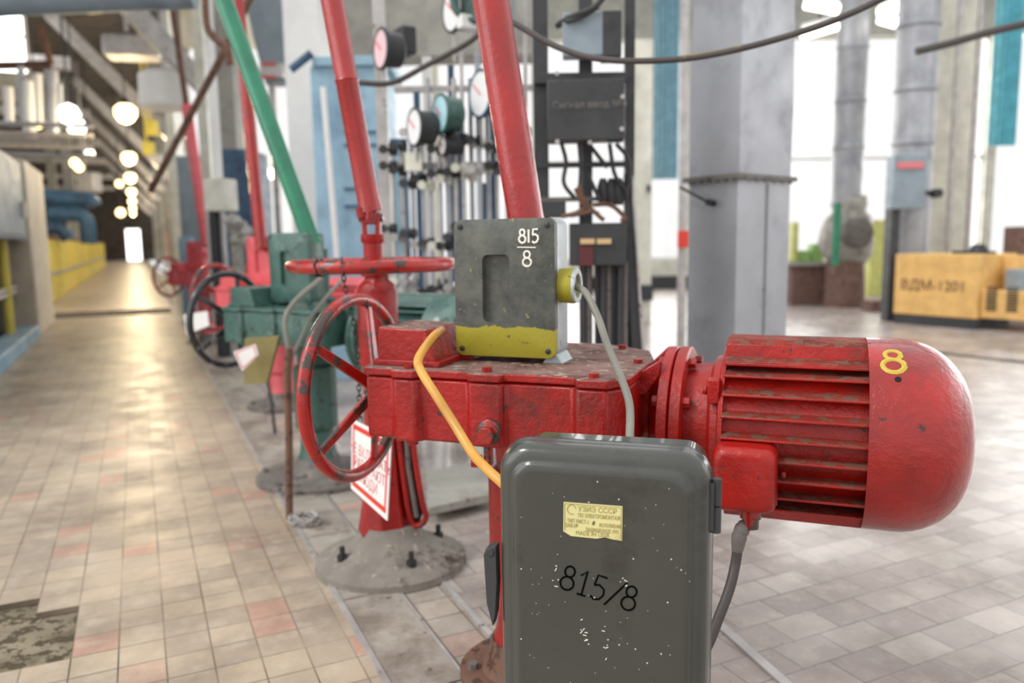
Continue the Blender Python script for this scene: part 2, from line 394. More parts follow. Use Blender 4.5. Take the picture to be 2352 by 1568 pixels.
struct('trim_1', te, 'steel', smooth=False)
st = MB(); fquad(st, -1.6, U0-.02, 12.2, 12.75, -.001, .012); struct('trim_2', st, 'conc2', smooth=False)
st = MB(); fquad(st, -1.3, U0-.02, 12.75, 60, 0, .03); struct('floor_raised', st, M['tileL'], smooth=False)
dk = MB(); fquad(dk, U1+.1, 1.5, -1, -.9)
# steel channel crossing the hall floor
q = MB(); a, b = G(1640, 1425), G(1800, 1568); dr = (b-a).normalized(); nn = V((dr.y, -dr.x, 0))*.012
a2 = a-dr*.3; b2 = b+dr*.8
q.hexa([a2-nn, b2-nn, b2+nn, a2+nn], [p+V((0, 0, .006)) for p in (a2-nn, b2-nn, b2+nn, a2+nn)]); struct('trim_3', q, 'steel', smooth=False)
q = MB(); a, b = G(1820, 775), G(2352, 832); dr = (b-a).normalized(); nn = V((dr.y, -dr.x, 0))*.05; b = b+dr*3
q.hexa([a-nn, b-nn, b+nn, a+nn], [p+V((0, 0, .004)) for p in (a-nn, b-nn, b+nn, a+nn)]); struct('trim_4', q, 'conc2', smooth=False)

# far wall of the hall, 15 m away, with tall window openings
WY = 15.
def wx(px): return P(px, 400, WY).x
wl = MB()
wl.box(-6, 16, WY, WY+.3, 0, .55); wl.box(-6, 16, WY, WY+.3, 4.6, 7.5)
piers = [(470, 560), (700, 760), (980, 1010), (1225, 1250), (1440, 1492), (1572, 1600), (2262, 2285)]
for a, b in piers: wl.box(wx(a), wx(b), WY, WY+.3, .55, 4.6)
struct('wall_back', wl, 'cream', smooth=False)
bb = MB(); bb.box(-6, 16, WY-.05, WY-.001, 0, .25); struct('baseboard_back', bb, 'blk2', smooth=False)
for i in range(len(piers)-1):
    x0, x1 = wx(piers[i][1]), wx(piers[i+1][0])
    wf = MB(); n = max(1, round((x1-x0)/1.4))
    for k in range(n+1): xx = x0+(x1-x0)*k/n; wf.box(xx-.03, xx+.03, WY+.1, WY+.16, .55, 4.6)
    for z in (.58, 2.4, 4.57): wf.box(x0, x1, WY+.1, WY+.16, z-.03, z+.03)
    o = struct('window_%d' % (i+1), wf, 'white', smooth=False)
    g = MB(); g.box(x0, x1, WY+.125, WY+.131, .6, 4.55); part('glass_pane', g, 'glass', o, smooth=False)
# hall roof far away on the right, dark with trusses
rf = MB(); rf.box(-2, 16, 8.6, WY+.3, 6.2, 6.4)
for k in range(4): rf.box(-2, 16, 9+k*1.7, 9.25+k*1.7, 5.8, 6.2)
struct('ceiling_hall', rf, 'dblue', smooth=False)
# concrete lintel wall above the blue duct and the gauges
lw = MB(); pb(lw, 700, -260, 1240, 128, 7.4, .4); struct('wall_lintel', lw, 'conc', smooth=False)
# corridor ceiling, end wall and side walls
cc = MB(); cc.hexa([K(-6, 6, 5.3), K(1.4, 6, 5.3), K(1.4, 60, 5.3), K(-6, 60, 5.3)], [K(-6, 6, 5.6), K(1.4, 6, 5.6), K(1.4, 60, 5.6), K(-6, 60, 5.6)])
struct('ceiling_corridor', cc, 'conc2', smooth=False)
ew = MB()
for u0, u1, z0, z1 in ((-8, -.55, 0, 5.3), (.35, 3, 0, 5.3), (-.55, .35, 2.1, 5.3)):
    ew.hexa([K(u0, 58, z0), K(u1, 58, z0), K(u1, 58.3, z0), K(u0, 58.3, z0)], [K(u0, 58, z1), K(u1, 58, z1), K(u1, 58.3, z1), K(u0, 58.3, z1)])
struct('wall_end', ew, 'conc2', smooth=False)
def kbox(mb, u0, u1, v0, v1, z0, z1):
    mb.hexa([K(u0, v0, z0), K(u1, v0, z0), K(u1, v1, z0), K(u0, v1, z0)], [K(u0, v0, z1), K(u1, v0, z1), K(u1, v1, z1), K(u0, v1, z1)]); return mb
rw = MB(); kbox(rw, 2.0, 2.3, 15, 60, 0, 2.2); struct('wall_right', rw, 'conc', smooth=False)
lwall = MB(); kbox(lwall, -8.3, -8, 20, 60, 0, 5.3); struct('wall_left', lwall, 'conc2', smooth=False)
# wall across the left bay with bright openings high up
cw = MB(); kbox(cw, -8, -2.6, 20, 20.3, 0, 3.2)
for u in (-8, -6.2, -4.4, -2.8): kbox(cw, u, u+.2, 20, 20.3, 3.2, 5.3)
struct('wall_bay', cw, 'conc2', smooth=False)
bw_ = MB(); kbox(bw_, -5, -1.34, 15.2, 15.5, 3.3, 3.75); kbox(bw_, -5, -1.34, 15.2, 15.5, 5.0, 5.3); struct('wall_bay_lintel', bw_, 'conc', smooth=False)
bw_ = MB()
for k in range(7): kbox(bw_, -5+k*.6, -4.95+k*.6, 15.25, 15.32, 3.75, 5.0)
kbox(bw_, -5, -1.36, 15.25, 15.32, 4.3, 4.35); o = struct('window_9', bw_, 'white', smooth=False)
bw_ = MB(); kbox(bw_, -5, -1.36, 15.34, 15.36, 3.75, 5.0); part('glass_pane', bw_, 'bwin', o, smooth=False)
# hall columns of bright painted concrete behind the duct row
for i, (p0, p1, d, mt) in enumerate(((640, 722, 6.4, 'white'), (2140, 2262, 9.6, 'cream'))):
    c = MB(); pb(c, p0, -300, p1, 0, d, .45)
    zb = min(v.co.z for v in c.b.verts)
    for v in c.b.verts:
        if abs(v.co.z-zb) < 1e-4: v.co.z = 0
    struct('wall_pier_%d' % (i+1), c, mt, smooth=False)
#@@OBJ
# ------------------------------------------------------------------ electric valve actuators
FOOT = [(-.262, -.19), (-.252, -.226), (-.192, -.226), (-.183, -.241), (-.138, -.241), (-.126, -.224), (-.034, -.224), (-.03, -.236), (.034, -.236), (.040, -.221),
        (.168, -.221), (.178, -.242), (.232, -.242), (.243, -.226), (.262, -.20), (.262, .02), (.23, .14), (.12, .225), (-.06, .225), (-.2, .16), (-.262, .02)]
def actuator(x, y, yaw, label, group, body, lidtop, motorm, cowlm, shaftm, boxm, wheelm, shaft_to, rich=False, colr=.075, baser=.15, basem='grey', motor=True):
    t = thing('valve_actuator', label, 'valve actuator', (x, y, 0), -radians(yaw), group)
    # pedestal
    b = MB(); b.lathe([(0, baser), (.018, baser), (.024, baser-.008), (.026, .11), (.05, .095), (.09, .082)]); 
    bf = part('base_flange', b, basem, t, label='dirty round base flange')
    for k in range(6):
        a = pi/6+k*pi/3; bt = MB(); bt.hexbolt(((baser-.028)*cos(a), (baser-.028)*sin(a), .024), (0, 0, 1), .012, .014); part('bolt', bt, 'grey', bf)
    b = MB(); b.lathe([(.085, colr+.006), (.12, colr-.004), (.2, colr-.01), (.215, colr+.01), (.46, colr+.01), (.475, colr-.008), (.54, colr-.004), (.555, colr+.03), (.572, colr+.03)])
    part('column', b, body, t)
    # gear housing and lid
    b = MB(); b.prism(FOOT, .572, .694); part('gear_housing', b, body, t, bevel=.006)
    b = MB(); b.prism([(px*1.012, py*1.015) for px, py in FOOT], .6955, .711); part('housing_lid', b, body, t, bevel=.003, top=lidtop)
    for bx, by in ((-.16, -.228), (0.0, -.222), (.205, -.228), (.245, -.04), (.17, .16), (0, .205), (-.16, .15), (-.24, 0)):
        b = MB(); b.hexbolt((bx, by*.965, .7105), (0, 0, 1), .0095, .009); part('lid_bolt', b, body, t)
    for bx in (-.16, .205):
        b = MB(); b.hexbolt((bx, -.215, .573), (0, 0, -1), .012, .012); part('lower_bolt', b, body, t)
    b = MB(); b.lathe([(-.226, .024), (-.240, .024), (-.243, .020)], (.012, 0, .604), 'y', 24); b.hexbolt((.012, -.242, .600), (0, -1, 0), .017, .016)
    part('drain_plug', b, 'redw' if rich else body, t, bevel=.0015)
    b = MB(); b.tube([(.0, -.215, .575), (.0, -.215, .535)], .009); b.hexbolt((-.012, -.222, .542), (-1, -.2, 0), .012, .018); part('set_screw', b, 'redw' if rich else body, t)
    # gear selector box at the left of the lid
    b = MB(); b.prism([(-.247, .712), (-.115, .712), (-.125, .745), (-.14, .782), (-.243, .786)], -.19, -.04, 'y'); part('gear_cap', b, body, t, bevel=.004, top=lidtop)
    b = MB(); b.box(-.252, -.105, -.2, -.03, .711, .722); part('gear_cap_flange', b, body, t, bevel=.002)
    # adapter cone, gussets, flanges
    mz = .596
    b = MB(); b.lathe([(.24, .075), (.272, .082), (.298, .12)], (0, 0, mz+.01), 'x')
    part('adapter_neck', b, body, t)
    for gy in (-.095, .0, .1):
        b = MB(); b.prism([(.252, .66), (.252, .700), (.262, .706), (.298, .742 if gy == 0 else .728), (.298, .70), (.275, .665)], gy-.01, gy+.01, 'y'); part('gusset', b, body, t, bevel=.003)
    b = MB(); b.lathe([(.297, .10), (.2972, .142), (.299, .145), (.316, .145), (.318, .142)], (0, 0, mz), 'x', 48); part('adapter_flange', b, body, t)
    b = MB(); b.lathe([(.320, .142), (.322, .145), (.340, .145), (.343, .140), (.343, .10)], (0, 0, mz), 'x', 48); mf = part('motor_flange', b, motorm, t)
    for k in range(8):
        a = k*pi/4+.3
        b = MB(); b.hexbolt((.343, .125*cos(a), mz+.125*sin(a)), (1, 0, 0), .0105, .012); part('bolt', b, motorm, mf); b = MB(); b.hexbolt((.297, .125*cos(a), mz+.125*sin(a)), (-1, 0, 0), .0105, .01); part('bolt', b, motorm, mf)
    if motor:
        b = MB(); b.lathe([(.342, .112), (.385, .115), (.392, .128), (.404, .132), (.408, .150), (.416, .154)], (0, 0, mz), 'x', 48)
        part('end_bell', b, motorm, t)
        for a in (35, 145, 215, 325):
            a = radians(a); cy, cz = -.148*cos(a), mz+.148*sin(a)
            b = MB(); b.box(.388, .409, cy-.014, cy+.014, cz-.022, cz+.022); b.hexbolt((.388, cy, cz), (-1, 0, 0), .009, .009); part('bell_lug', b, motorm, t, bevel=.003)
        # ribbed stator casing
        b = MB(); b.lathe([(.414, .06), (.414, .141), (.655, .141), (.655, .06)], (0, 0, mz), 'x', 48)
        zs = [.134, .112, .082, .046, .010, -.026, -.062, -.098, -.13]
        for z in zs:
            y_ = sqrt(.167**2-z*z)
            for sgn in (-1, 1):
                y0, y1 = sgn*(sqrt(max(.141**2-z*z, 0))-.012 if abs(z) < .139 else 0), sgn*y_
                b.hexa([(.414, y0, mz+z-.008), (.414, y1, mz+z-.0022), (.654, y1, mz+z-.0022), (.654, y0, mz+z-.008)],
                       [(.414, y0, mz+z+.008), (.414, y1, mz+z+.0022), (.654, y1, mz+z+.0022), (.654, y0, mz+z+.008)])
        b.box(.414, .656, -.105, .105, mz+.128, mz+.134)
        b.prism([(-.062, mz+.13), (-.056, mz+.161), (-.04, mz+.168), (.04, mz+.168), (.056, mz+.161), (.062, mz+.13)], .412, .657, 'x')
        b.prism([(-.085, mz-.13), (-.06, mz-.162), (.06, mz-.162), (.085, mz-.13)], .414, .655, 'x')
        part('motor_casing', b, motorm, t, bevel=.0015, top='mdust' if rich else None)
        b = MB(); R_ = .1715
        prof = [(.700, R_-.004), (.6505, R_-.003), (.650, R_+.001), (.655, R_+.001), (.700, R_+.001)]
        for k in range(1, 13):
            a = k/12*pi/2; prof.append((.700+.122*sin(a)**1.0, .028+(R_+.001-.028)*cos(a)**.82))
        prof.append((.8225, .0))
        b.lathe(prof[1:], (0, 0, mz), 'x', 72); cw_ = part('fan_cowl', b, cowlm, t, angle=60)
        if rich:
            def onc(u, s_):      # u along the axis, s_ along the girth (up = towards the top)
                a = radians(57)+s_/R_
                rr = R_-.0016 if u < .700 else .028+(R_+.001-.028)*sqrt(max(0, 1-((u-.700)/.122)**2))**.82-.0016
                return V((u, -rr*cos(a), mz+rr*sin(a)))
            b = MB(); write(b, '8', lambda p, q: onc(.668+p*1.15, q-.024), .056, r=.0052); part('number_mark', b, 'yel_mark', cw_, label='yellow hand painted number 8')
            b = MB(); c0 = onc(.693, -.038)+V((0, -.0016, .0014)); b.lathe([(-.001, .0052), (.0012, .0052)], (0, 0, 0), 'y', 16)
            bmesh.ops.transform(b.b, matrix=Matrix.Translation(c0) @ Matrix.Rotation(-radians(48), 4, 'X'), verts=b.b.verts); part('vent_hole', b, 'dark', cw_, label='small dark hole')  # black disc drawn in place of the shade in a hole
        else:
            b = MB()
            for k in range(20):
                a = 2*pi*k/20; b.tube([(.8235, .02*cos(a), mz+.02*sin(a)), (.818, .062*cos(a), mz+.062*sin(a))], .0022, 5)
            part('fan_grille', b, 'dark', cw_)
        b = MB(); b.loft([[V((p[0]+.459, yy, p[1]+.546)) for p in rrect(.105-i_, .112-i_, .018)] for yy, i_ in ((-.12, 0), (-.196, 0), (-.206, .004), (-.2125, .014), (-.2145, .03))]); tb = part('terminal_box', b, motorm, t)
        b = MB(); b.box(.407, .512, -.150, -.144, .489, .603); b.hexbolt((.517, -.155, .548), (1, 0, 0), .007, .008); part('terminal_box_seam', b, motorm, tb, bevel=.002)
        b = MB(); b.lathe([(.455, .0145), (.472, .0145), (.473, .018), (.492, .018)], (.47, -.175, 0), 'z', 20); part('cable_gland', b, 'redw' if rich else motorm, tb)
    # hand wheel
    wx_, wy_, wz_, WR = -.335, -.13, .648, .186
    b = MB(); b.torus((wx_, wy_, wz_), WR, .0135, 'x', 64, 14); hw = part('handwheel', b, wheelm, t)
    hub = V((wx_+.05, wy_, wz_))
    for k in range(5):
        a = radians(72*k); e = V((wx_, wy_+WR*cos(a), wz_+WR*sin(a))); dd = (e-hub)
        b = MB(); sd = V((0, -sin(a), cos(a)))
        b.hexa([hub-sd*.013+V((.006, 0, 0)), hub+sd*.013+V((.006, 0, 0)), hub+sd*.013-V((.006, 0, 0)), hub-sd*.013-V((.006, 0, 0))],
               [e-sd*.009+V((.005, 0, 0)), e+sd*.009+V((.005, 0, 0)), e+sd*.009-V((.005, 0, 0)), e-sd*.009-V((.005, 0, 0))]); part('spoke', b, wheelm, hw, bevel=.003)
    b = MB(); b.lathe([(wx_+.03, .022), (wx_+.034, .026), (-.27, .026), (-.255, .034)], (0, wy_, wz_), 'x', 24); part('wheel_hub', b, wheelm, hw)
    # position switch box on the lid
    bx0, bx1, by0, by1, bz0, bz1 = -.112, .096, -.105, -.015, .724, .992
    cx, cz, ww, hh = (bx0+bx1)/2, (bz0+bz1)/2, bx1-bx0, bz1-bz0
    b = MB(); b.loft([[V((p[0]+cx, yy, p[1]+cz)) for p in rrect(ww-i_, hh-i_, .016)] for yy, i_ in ((by1, .004), (by1-.003, 0), (by0+.018, 0))])
    sw = part('switch_box', b, 'silver' if rich else boxm, t)
    wxc, wzc = cx-.016, cz-.001; n_ = 6
    b = MB(); out = rrect(ww+.002, hh+.002, .016, n_); inn = rrect(.058, .134, .012, n_)
    L = lambda pr, c_, yy: [V((p[0]+c_[0], yy, p[1]+c_[1])) for p in pr]
    b.loft([L(out, (cx, cz), by0+.0178), L(out, (cx, cz), by0+.001), L(rrect(ww-.001, hh-.001, .016, n_), (cx, cz), by0), L(inn, (wxc, wzc), by0), L(rrect(.055, .130, .012, n_), (wxc, wzc), by0+.014)], True, True)
    if rich:
        m_, nt, bs_, tc = nmat('switch_cover_paint'); vec = tc.outputs['Object']
        c = ramp(nt, noise(nt, vec, 22, 8, .7), .35, .65, S(58, 60, 58), S(92, 94, 86))
        c = mix(nt, ramp(nt, noise(nt, vec, 60, 5, .7), .66, .69), c, S(150, 140, 100))
        sp = nt.nodes.new('ShaderNodeSeparateXYZ'); nt.links.new(vec, sp.inputs[0])
        ad = nt.nodes.new('ShaderNodeMath'); ad.operation = 'MULTIPLY_ADD'; ad.inputs[1].default_value = -.025; nt.links.new(noise(nt, vec, 26, 4, .7), ad.inputs[0]); nt.links.new(sp.outputs['Z'], ad.inputs[2])
        yel = ramp(nt, noise(nt, vec, 45, 6, .7), .62, .66, S(160, 150, 44), S(84, 80, 50))
        gt = nt.nodes.new('ShaderNodeMath'); gt.operation = 'LESS_THAN'; gt.inputs[1].default_value = .769; nt.links.new(ad.outputs[0], gt.inputs[0])
        c = mix(nt, gt.outputs[0], c, yel); nt.links.new(c, bs_.inputs['Base Color']); bs_.inputs['Roughness'].default_value = .5
        bump(nt, bs_, noise(nt, vec, 90, 5, .7), .35, .003); M['swc'] = m_
    cv = part('switch_cover', b, 'swc' if rich else boxm, sw, label='slate grey cover with yellow painted foot' if rich else None)
    for sx in (-1, 1):
        for sz in (-1, 1):
            b = MB(); b.lathe([(by0+.001, .0055), (by0-.002, .0055), (by0-.0035, .003)], (cx+sx*(ww/2-.013), 0, cz+sz*(hh/2-.013)), 'y', 12); part('cover_screw', b, 'blk', cv)
    for sx in (-1, 1):
        b = MB(); b.prism([(cx+sx*(ww/2+.012), .711), (cx+sx*(ww/2-.03), .711), (cx+sx*(ww/2-.016), .73), (cx+sx*(ww/2), .73)][::sx], by0+.012, by1-.005, 'y'); part('switch_box_foot', b, 'silver' if rich and sx > 0 else body, sw, bevel=.002)
    b = MB(); b.lathe([(bx1-.004, .033), (bx1+.026, .035), (bx1+.030, .033), (bx1+.030, .020), (bx1+.012, .018)], (0, -.06, .862), 'x', 28); part('cable_gland', b, 'yelo' if rich else boxm, sw, label='yellow cable gland' if rich else None)
    if rich:
        b = MB(); b.lathe([(bx1+.028, .0335), (bx1+.034, .0335), (bx1+.034, .0235), (bx1+.028, .0235)], (0, -.06, .862), 'x', 28); part('gland_ring', b, 'silver', sw, label='pale gland ring')
        b = MB(); mp = lambda p, q: V((cx+.033+p, by0-.0005, cz+.088+q)); write(b, '8l5', mp, .026, .50, .0022)
        b.tube([(cx+.030, by0-.0005, cz+.080), (cx+.068, by0-.0005, cz+.079)], .0012, 6)
        write(b, '8', lambda p, q: V((cx+.040+p*1.1, by0-.0005, cz+.043+q)), .030, .6, .002); part('number_mark', b, 'wht_mark', cv, label='white painted number 815 over 8')
    # drive shaft with its joint
    b = MB(); b.lathe([(.70, .06), (.73, .06), (.735, .034), (.93, .034)], (.0, .06, 0), 'z', 28); part('output_sleeve', b, body, t)
    if shaft_to:
        p0, p1, rs = shaft_to
        inv = pmat(t).inverted(); p0, p1 = inv @ p0, inv @ p1; dd = (p1-p0).normalized()
        b = MB(); b.tube([(0, .06, .9), p0-dd*.02], .026, 16); part('joint_fork', b, shaftm, t)
        b = MB(); b.tube([p0-dd*.03, p0, p0+(p1-p0)*.33, p0+(p1-p0)*.335, p1], [rs*1.04, rs, rs, rs*.985, rs*.985], 32, caps=True); part('drive_shaft', b, shaftm, t)
    return t
def ext(a, b, k): return b+(b-a)*k
p0 = P(1207, 500, 1.69); p1 = P(1127, 0, 1.69)
A1 = actuator(.03, 1.63, 21, 'large red electric valve actuator in the foreground with black numbered control box', 'electric valve actuators in the row',
              'red', 'dust', 'redm', 'redc', 'redp', 'slate', 'redw', (p0, ext(p0, p1, .8), .0385), rich=True, basem='rust', baser=.155)
p0 = P(712, 545, 3.05); p1 = P(515, 0, 3.05)
A3 = actuator(-.80, 3.13, 30, 'dark green electric valve actuator with black and silver handwheel', 'electric valve actuators in the row',
              'green', 'green', 'green', 'green', 'greenp', 'green', 'rim', (p0, ext(p0, p1, .8), .034), basem='grey', baser=.25)
p0 = P(600, 556, 4.4); p1 = P(558, 130, 4.4)
A4 = actuator(-1.36, 4.55, 24, 'faded red electric valve actuator directly behind the green one', 'electric valve actuators in the row',
              'pink', 'pink', 'pink', 'pink', 'redp', 'pink', 'redw', (p0, ext(p0, p1, 1.2), .034), basem='grey', baser=.2)
p0 = P(474, 556, 7.6); p1 = P(428, 240, 7.6)
A5 = actuator(-3.00, 7.7, 24, 'smallest looking faded red valve actuator, farthest of the row', 'electric valve actuators in the row',
              'pink', 'pink', 'pink', 'pink', 'pink', 'pink', 'redw', (p0, p1, .05), basem='grey', baser=.2)
q = MB(); q.tube([p1, ext(p0, p1, .9)], .028, 10); solo('drive_rod', q, 'rust', 'thin brown rod rising from the farthest red shaft to the ceiling', 'rod')

# ---- manual column with horizontal hand wheel
cx_, cy_ = -.385, 2.25
t = thing('handwheel_column', 'red manual valve column topped by a horizontal red handwheel', 'valve column', (cx_, cy_, 0), 0)
b = MB(); b.lathe([(0, .225), (.02, .222), (.032, .195), (.045, .165), (.07, .115), (.1, .092), (.125, .082)], (.015, 0, 0), 'z', 40)
bf = part('base_flange', b, 'dustg', t, label='grey dusty base flange')
for a in (215, 300, 30, 130):
    a = radians(a); b = MB(); b.hexbolt((.015+.155*cos(a), .155*sin(a), .04), (0, 0, 1), .016, .02); b.tube([(.015+.155*cos(a), .155*sin(a), .05), (.015+.155*cos(a), .155*sin(a), .085)], .008); part('anchor_bolt', b, 'blk', bf)
b = MB(); b.lathe([(.10, .084), (.13, .078), (.2, .066), (.34, .056), (.5, .052), (.60, .052), (.61, .056), (.82, .056), (.83, .052), (.845, .036), (.86, .034)], (0, 0, 0), 'z', 8)
part('column', b, 'red', t, bevel=.004)
b = MB(); b.lathe([(.60, .055), (.61, .058), (.815, .058), (.83, .05)], n=32); part('bearing_sleeve', b, 'red', t)
b = MB(); b.tube(spline([(.05, -.03, .55), (.088, -.03, .45), (.098, -.03, .33), (.115, -.03, .2), (.125, -.03, .15), (.105, -.03, .125), (.08, -.03, .14), (.065, -.03, .25), (.05, -.03, .42)], 5), .0095, 8); part('slot_rim', b, 'red', t)
b = MB(); b.prism([(.05, .5), (.088, .45), (.098, .33), (.118, .17), (.105, .13), (.075, .14), (.055, .4)], -.025, .02, 'y'); part('slot_web', b, 'dark', t, label='dark slot in the column side')  # solid black fill stands in for the shade inside the slot
b = MB(); b.tube([(.073, -.03, .48), (.078, -.03, .3), (.098, -.03, .15)], .008, 8); part('indicator_rod', b, 'grey', t)
b = MB(); b.torus((-.012, 0, .888), .221, .0185, 'z', 64, 14); hw = part('handwheel', b, 'redw', t)
b = MB(); b.lathe([(.855, .036), (.86, .04), (.905, .04), (.91, .03)], (-.005, 0, 0)); part('wheel_hub', b, 'redw', hw)
for k in range(4):
    a = radians(20+90*k); b = MB(); b.tube([(-.012+.03*cos(a), .03*sin(a), .885), (-.012+.21*cos(a), .21*sin(a), .888)], .011, 8); part('spoke', b, 'redw', hw)
b = MB(); b.tube([(-.008, 0, .9), (-.008, 0, .955)], .027, 16); b.lathe([(.95, .03), (.955, .033), (.975, .033)], (-.008, 0, 0)); part('spindle', b, 'red', t)
# universal joint
j0 = V((-.008, 0, .975)); jp = P(852, 505, 2.25)-V((cx_, cy_, 0))
b = MB()
for s_ in (-1, 1): b.hexa([(-.008+s_*.017-.007, -.02, .965), (-.008+s_*.017+.007, -.02, .965), (-.008+s_*.017+.007, .02, .965), (-.008+s_*.017-.007, .02, .965)],
                          [(-.010+s_*.021-.007, -.015, 1.035), (-.010+s_*.021+.007, -.015, 1.035), (-.010+s_*.021+.007, .015, 1.035), (-.010+s_*.021-.007, .015, 1.035)])
part('lower_fork', b, 'red', t, bevel=.004)
b = MB(); b.tube([(-.045, 0, 1.02), (.025, 0, 1.02)], .012, 12); b.box(-.026, .008, -.02, .02, 1.002, 1.04); part('joint_cross', b, 'redw', t, bevel=.004)
t0 = P(850, 478, 2.25)-V((cx_, cy_, 0)); t1 = P(763, 0, 2.25)-V((cx_, cy_, 0)); dd = (t1-t0).normalized()
b = MB()
for s_ in (-1, 1):
    q0 = V((-.012, s_*.024, 1.015)); q1 = t0+V((0, s_*.024, 0))-dd*.01
    b.tube([q0, q1], .011, 8)
    b.tube([q1, t0+dd*.015], .016, 8)
b.tube([V((-.030, -.02, 1.02)), t0+V((-.026, -.02, 0))], .013, 8)
part('upper_fork', b, 'red', t)
mid = t0+(t1-t0)*.62
b = MB(); b.tube([t0-dd*.01, t0+dd*.02, mid-dd*.004, mid, mid+dd*.004, ext(t0, t1, .7)], [.034, .0315, .0315, .034, .0315, .0315], 24); part('drive_shaft', b, 'redp', t)

# ---- chain over the wheel rim
b = MB(); ch = spline([P(852, 560, 2.0), P(800, 588, 2.02), P(785, 600, 2.02), P(790, 640, 2.02), P(797, 680, 2.02), P(812, 740, 2.02), P(820, 800, 2.02), P(823, 860, 2.02), P(826, 930, 1.98), P(828, 985, 1.95)], 7)
ch = ch[14:]
L = [0.]
for i in range(1, len(ch)): L.append(L[-1]+(ch[i]-ch[i-1]).length)
s_ = 0; k = 0; i = 0
while s_ < L[-1]-.02:
    while L[i+1] < s_: i += 1
    c = ch[i].lerp(ch[i+1], (s_-L[i])/(L[i+1]-L[i])); tn = (ch[i+1]-ch[i]).normalized()
    sd = tn.cross(V((0, 1, 0)) if k % 2 else V((1, .3, 0))).normalized()
    b.tube([c+tn*.0105*cos(2*pi*m_/10)+sd*.0055*sin(2*pi*m_/10) for m_ in range(10)], .0018, 5, True); s_ += .0145; k += 1
chn = solo('chain', b, 'blk', 'thin dark steel chain looped over the horizontal red handwheel', 'chain'); b = MB()
for m_ in range(2):   # wraps over the rim
    c = V((cx_-.012-.11+m_*.012, cy_-.19, .888)); 
    b.tube([c+V((.003*sin(4*a_), (-.023)*sin(a_), .023*cos(a_))) for a_ in [2*pi*q_/20 for q_ in range(20)]], .0032, 5, True)
part('rim_loop', b, 'blk', chn, world=True)
# ---- warning sign hanging behind the front gearbox
def plate(name, quad, th, label, cat, group=None, edge='white'):
    tl, tr_, br, bl = quad; n = (tr_-tl).cross(bl-tl).normalized()
    if n.dot(tl-CAM) < 0: n = -n
    t = thing(name, label, cat, bl, 0, group)
    b = MB(); b.hexa([bl, br, tr_, tl], [p+n*th for p in (bl, br, tr_, tl)]); part('sign_board', b, edge, t, world=True)
    def at(u, v_, o=-.0008): return tl.lerp(tr_, u).lerp(bl.lerp(br, u), v_)+n*o
    return t, at
quad = (P(808, 962, 1.98), P(899, 1008, 1.80), P(889, 1196, 1.80), P(806, 1121, 1.98))
t, at = plate('warning_sign', quad, .003, 'white and red warning sign hanging below the front red handwheel', 'sign')
b = MB()
for u0, u1, v0, v1 in ((.04, .96, .05, .12), (.04, .96, .86, .93)):
    b = MB(); b.hexa([at(u0, v1), at(u1, v1), at(u1, v0), at(u0, v0)], [at(u0, v1, 0), at(u1, v1, 0), at(u1, v0, 0), at(u0, v0, 0)]); part('sign_band', b, 'sgn_red', t, world=True)
b = MB()
for u0, u1 in ((.04, .09), (.91, .96)): b.hexa([at(u0, .86), at(u1, .86), at(u1, .12), at(u0, .12)], [at(u0, .86, 0), at(u1, .86, 0), at(u1, .12, 0), at(u0, .12, 0)])
part('sign_frame', b, 'sgn_pink', t, world=True)
def signtext(t, at, lines, mt, u0=.5, size=.16):
    for body, v_ in lines:
        o = at(u0, v_, -.0012); ex = (at(u0+.4, v_)-at(u0-.4, v_))/.8; ey = (at(u0, v_-.2)-at(u0, v_+.2))/.4
        ez = ex.cross(ey).normalized(); mm = Matrix((ex, ey, ez*.3)).transposed().to_4x4(); mm.translation = o
        text(body, size, mt, t, pmat(t).inverted() @ mm, .0008, sx=.72)
signtext(t, at, (('НЕ ВКЛЮЧАТЬ', .38), ('РАБОТАЮТ', .56), ('ЛЮДИ', .73)), 'sgn_pink', size=.2)

# ---- starter box in front
SY = radians(-16.5); sx0 = P(1137, 1000, .985)
t = thing('starter_box', 'dark olive grey rounded steel starter box marked 815/8 in the foreground', 'control box', (sx0.x, sx0.y, 0), SY)
W_, Z0, Z1 = .272, .25, .694
cx, cz, hh = W_/2, (Z0+Z1)/2, Z1-Z0
b = MB(); rr = lambda i_, r_: rrect(W_-i_, hh-i_, r_, 8)
b.loft([L2 for L2 in [[V((p[0]+cx, yy, p[1]+cz)) for p in rr(i_, r_)] for yy, i_, r_ in ((.036, .010, .036), (.036, .0, .04), (.033, -.003, .042), (.030, 0, .04), (.022, .001, .04), (.014, .004, .04), (.007, .010, .038), (.0025, .019, .036), (.0002, .029, .033), (-.0006, .038, .030), (-.0008, .043, .028), (-.0030, .047, .027), (-.0050, .051, .026), (-.0065, .058, .024), (-.0065, .07, .022))]])
cv = part('box_cover', b, 'olive', t, angle=60)
b = MB(); b.loft([[V((p[0]+cx, yy, p[1]+cz)) for p in rrect(W_-.02, hh-.03, .03, 8)] for yy in (.034, .125)]); part('box_case', b, 'olive', t)
for z in (.625, .335):
    b = MB(); b.tube([(W_+.0045, .022, z-.034), (W_+.0045, .022, z-.001)], .0062, 12); b.tube([(W_+.0045, .022, z+.001), (W_+.0045, .022, z+.034)], .0062, 12); b.box(W_-.006, W_+.002, .012, .034, z-.03, z+.03); part('hinge', b, 'blk2', t)
b = MB(); zc = .50; b.prism([(-.004, zc+.05), (-.018, zc+.046), (-.021, zc+.036), (-.018, zc-.030), (-.010, zc-.062), (-.006, zc-.045), (-.003, zc+.0)], .006, .024, 'y')
b.tube([(-.012, .004, zc+.042), (-.012, .028, zc+.042)], .006, 10); part('latch', b, 'blk2', t, bevel=.001)
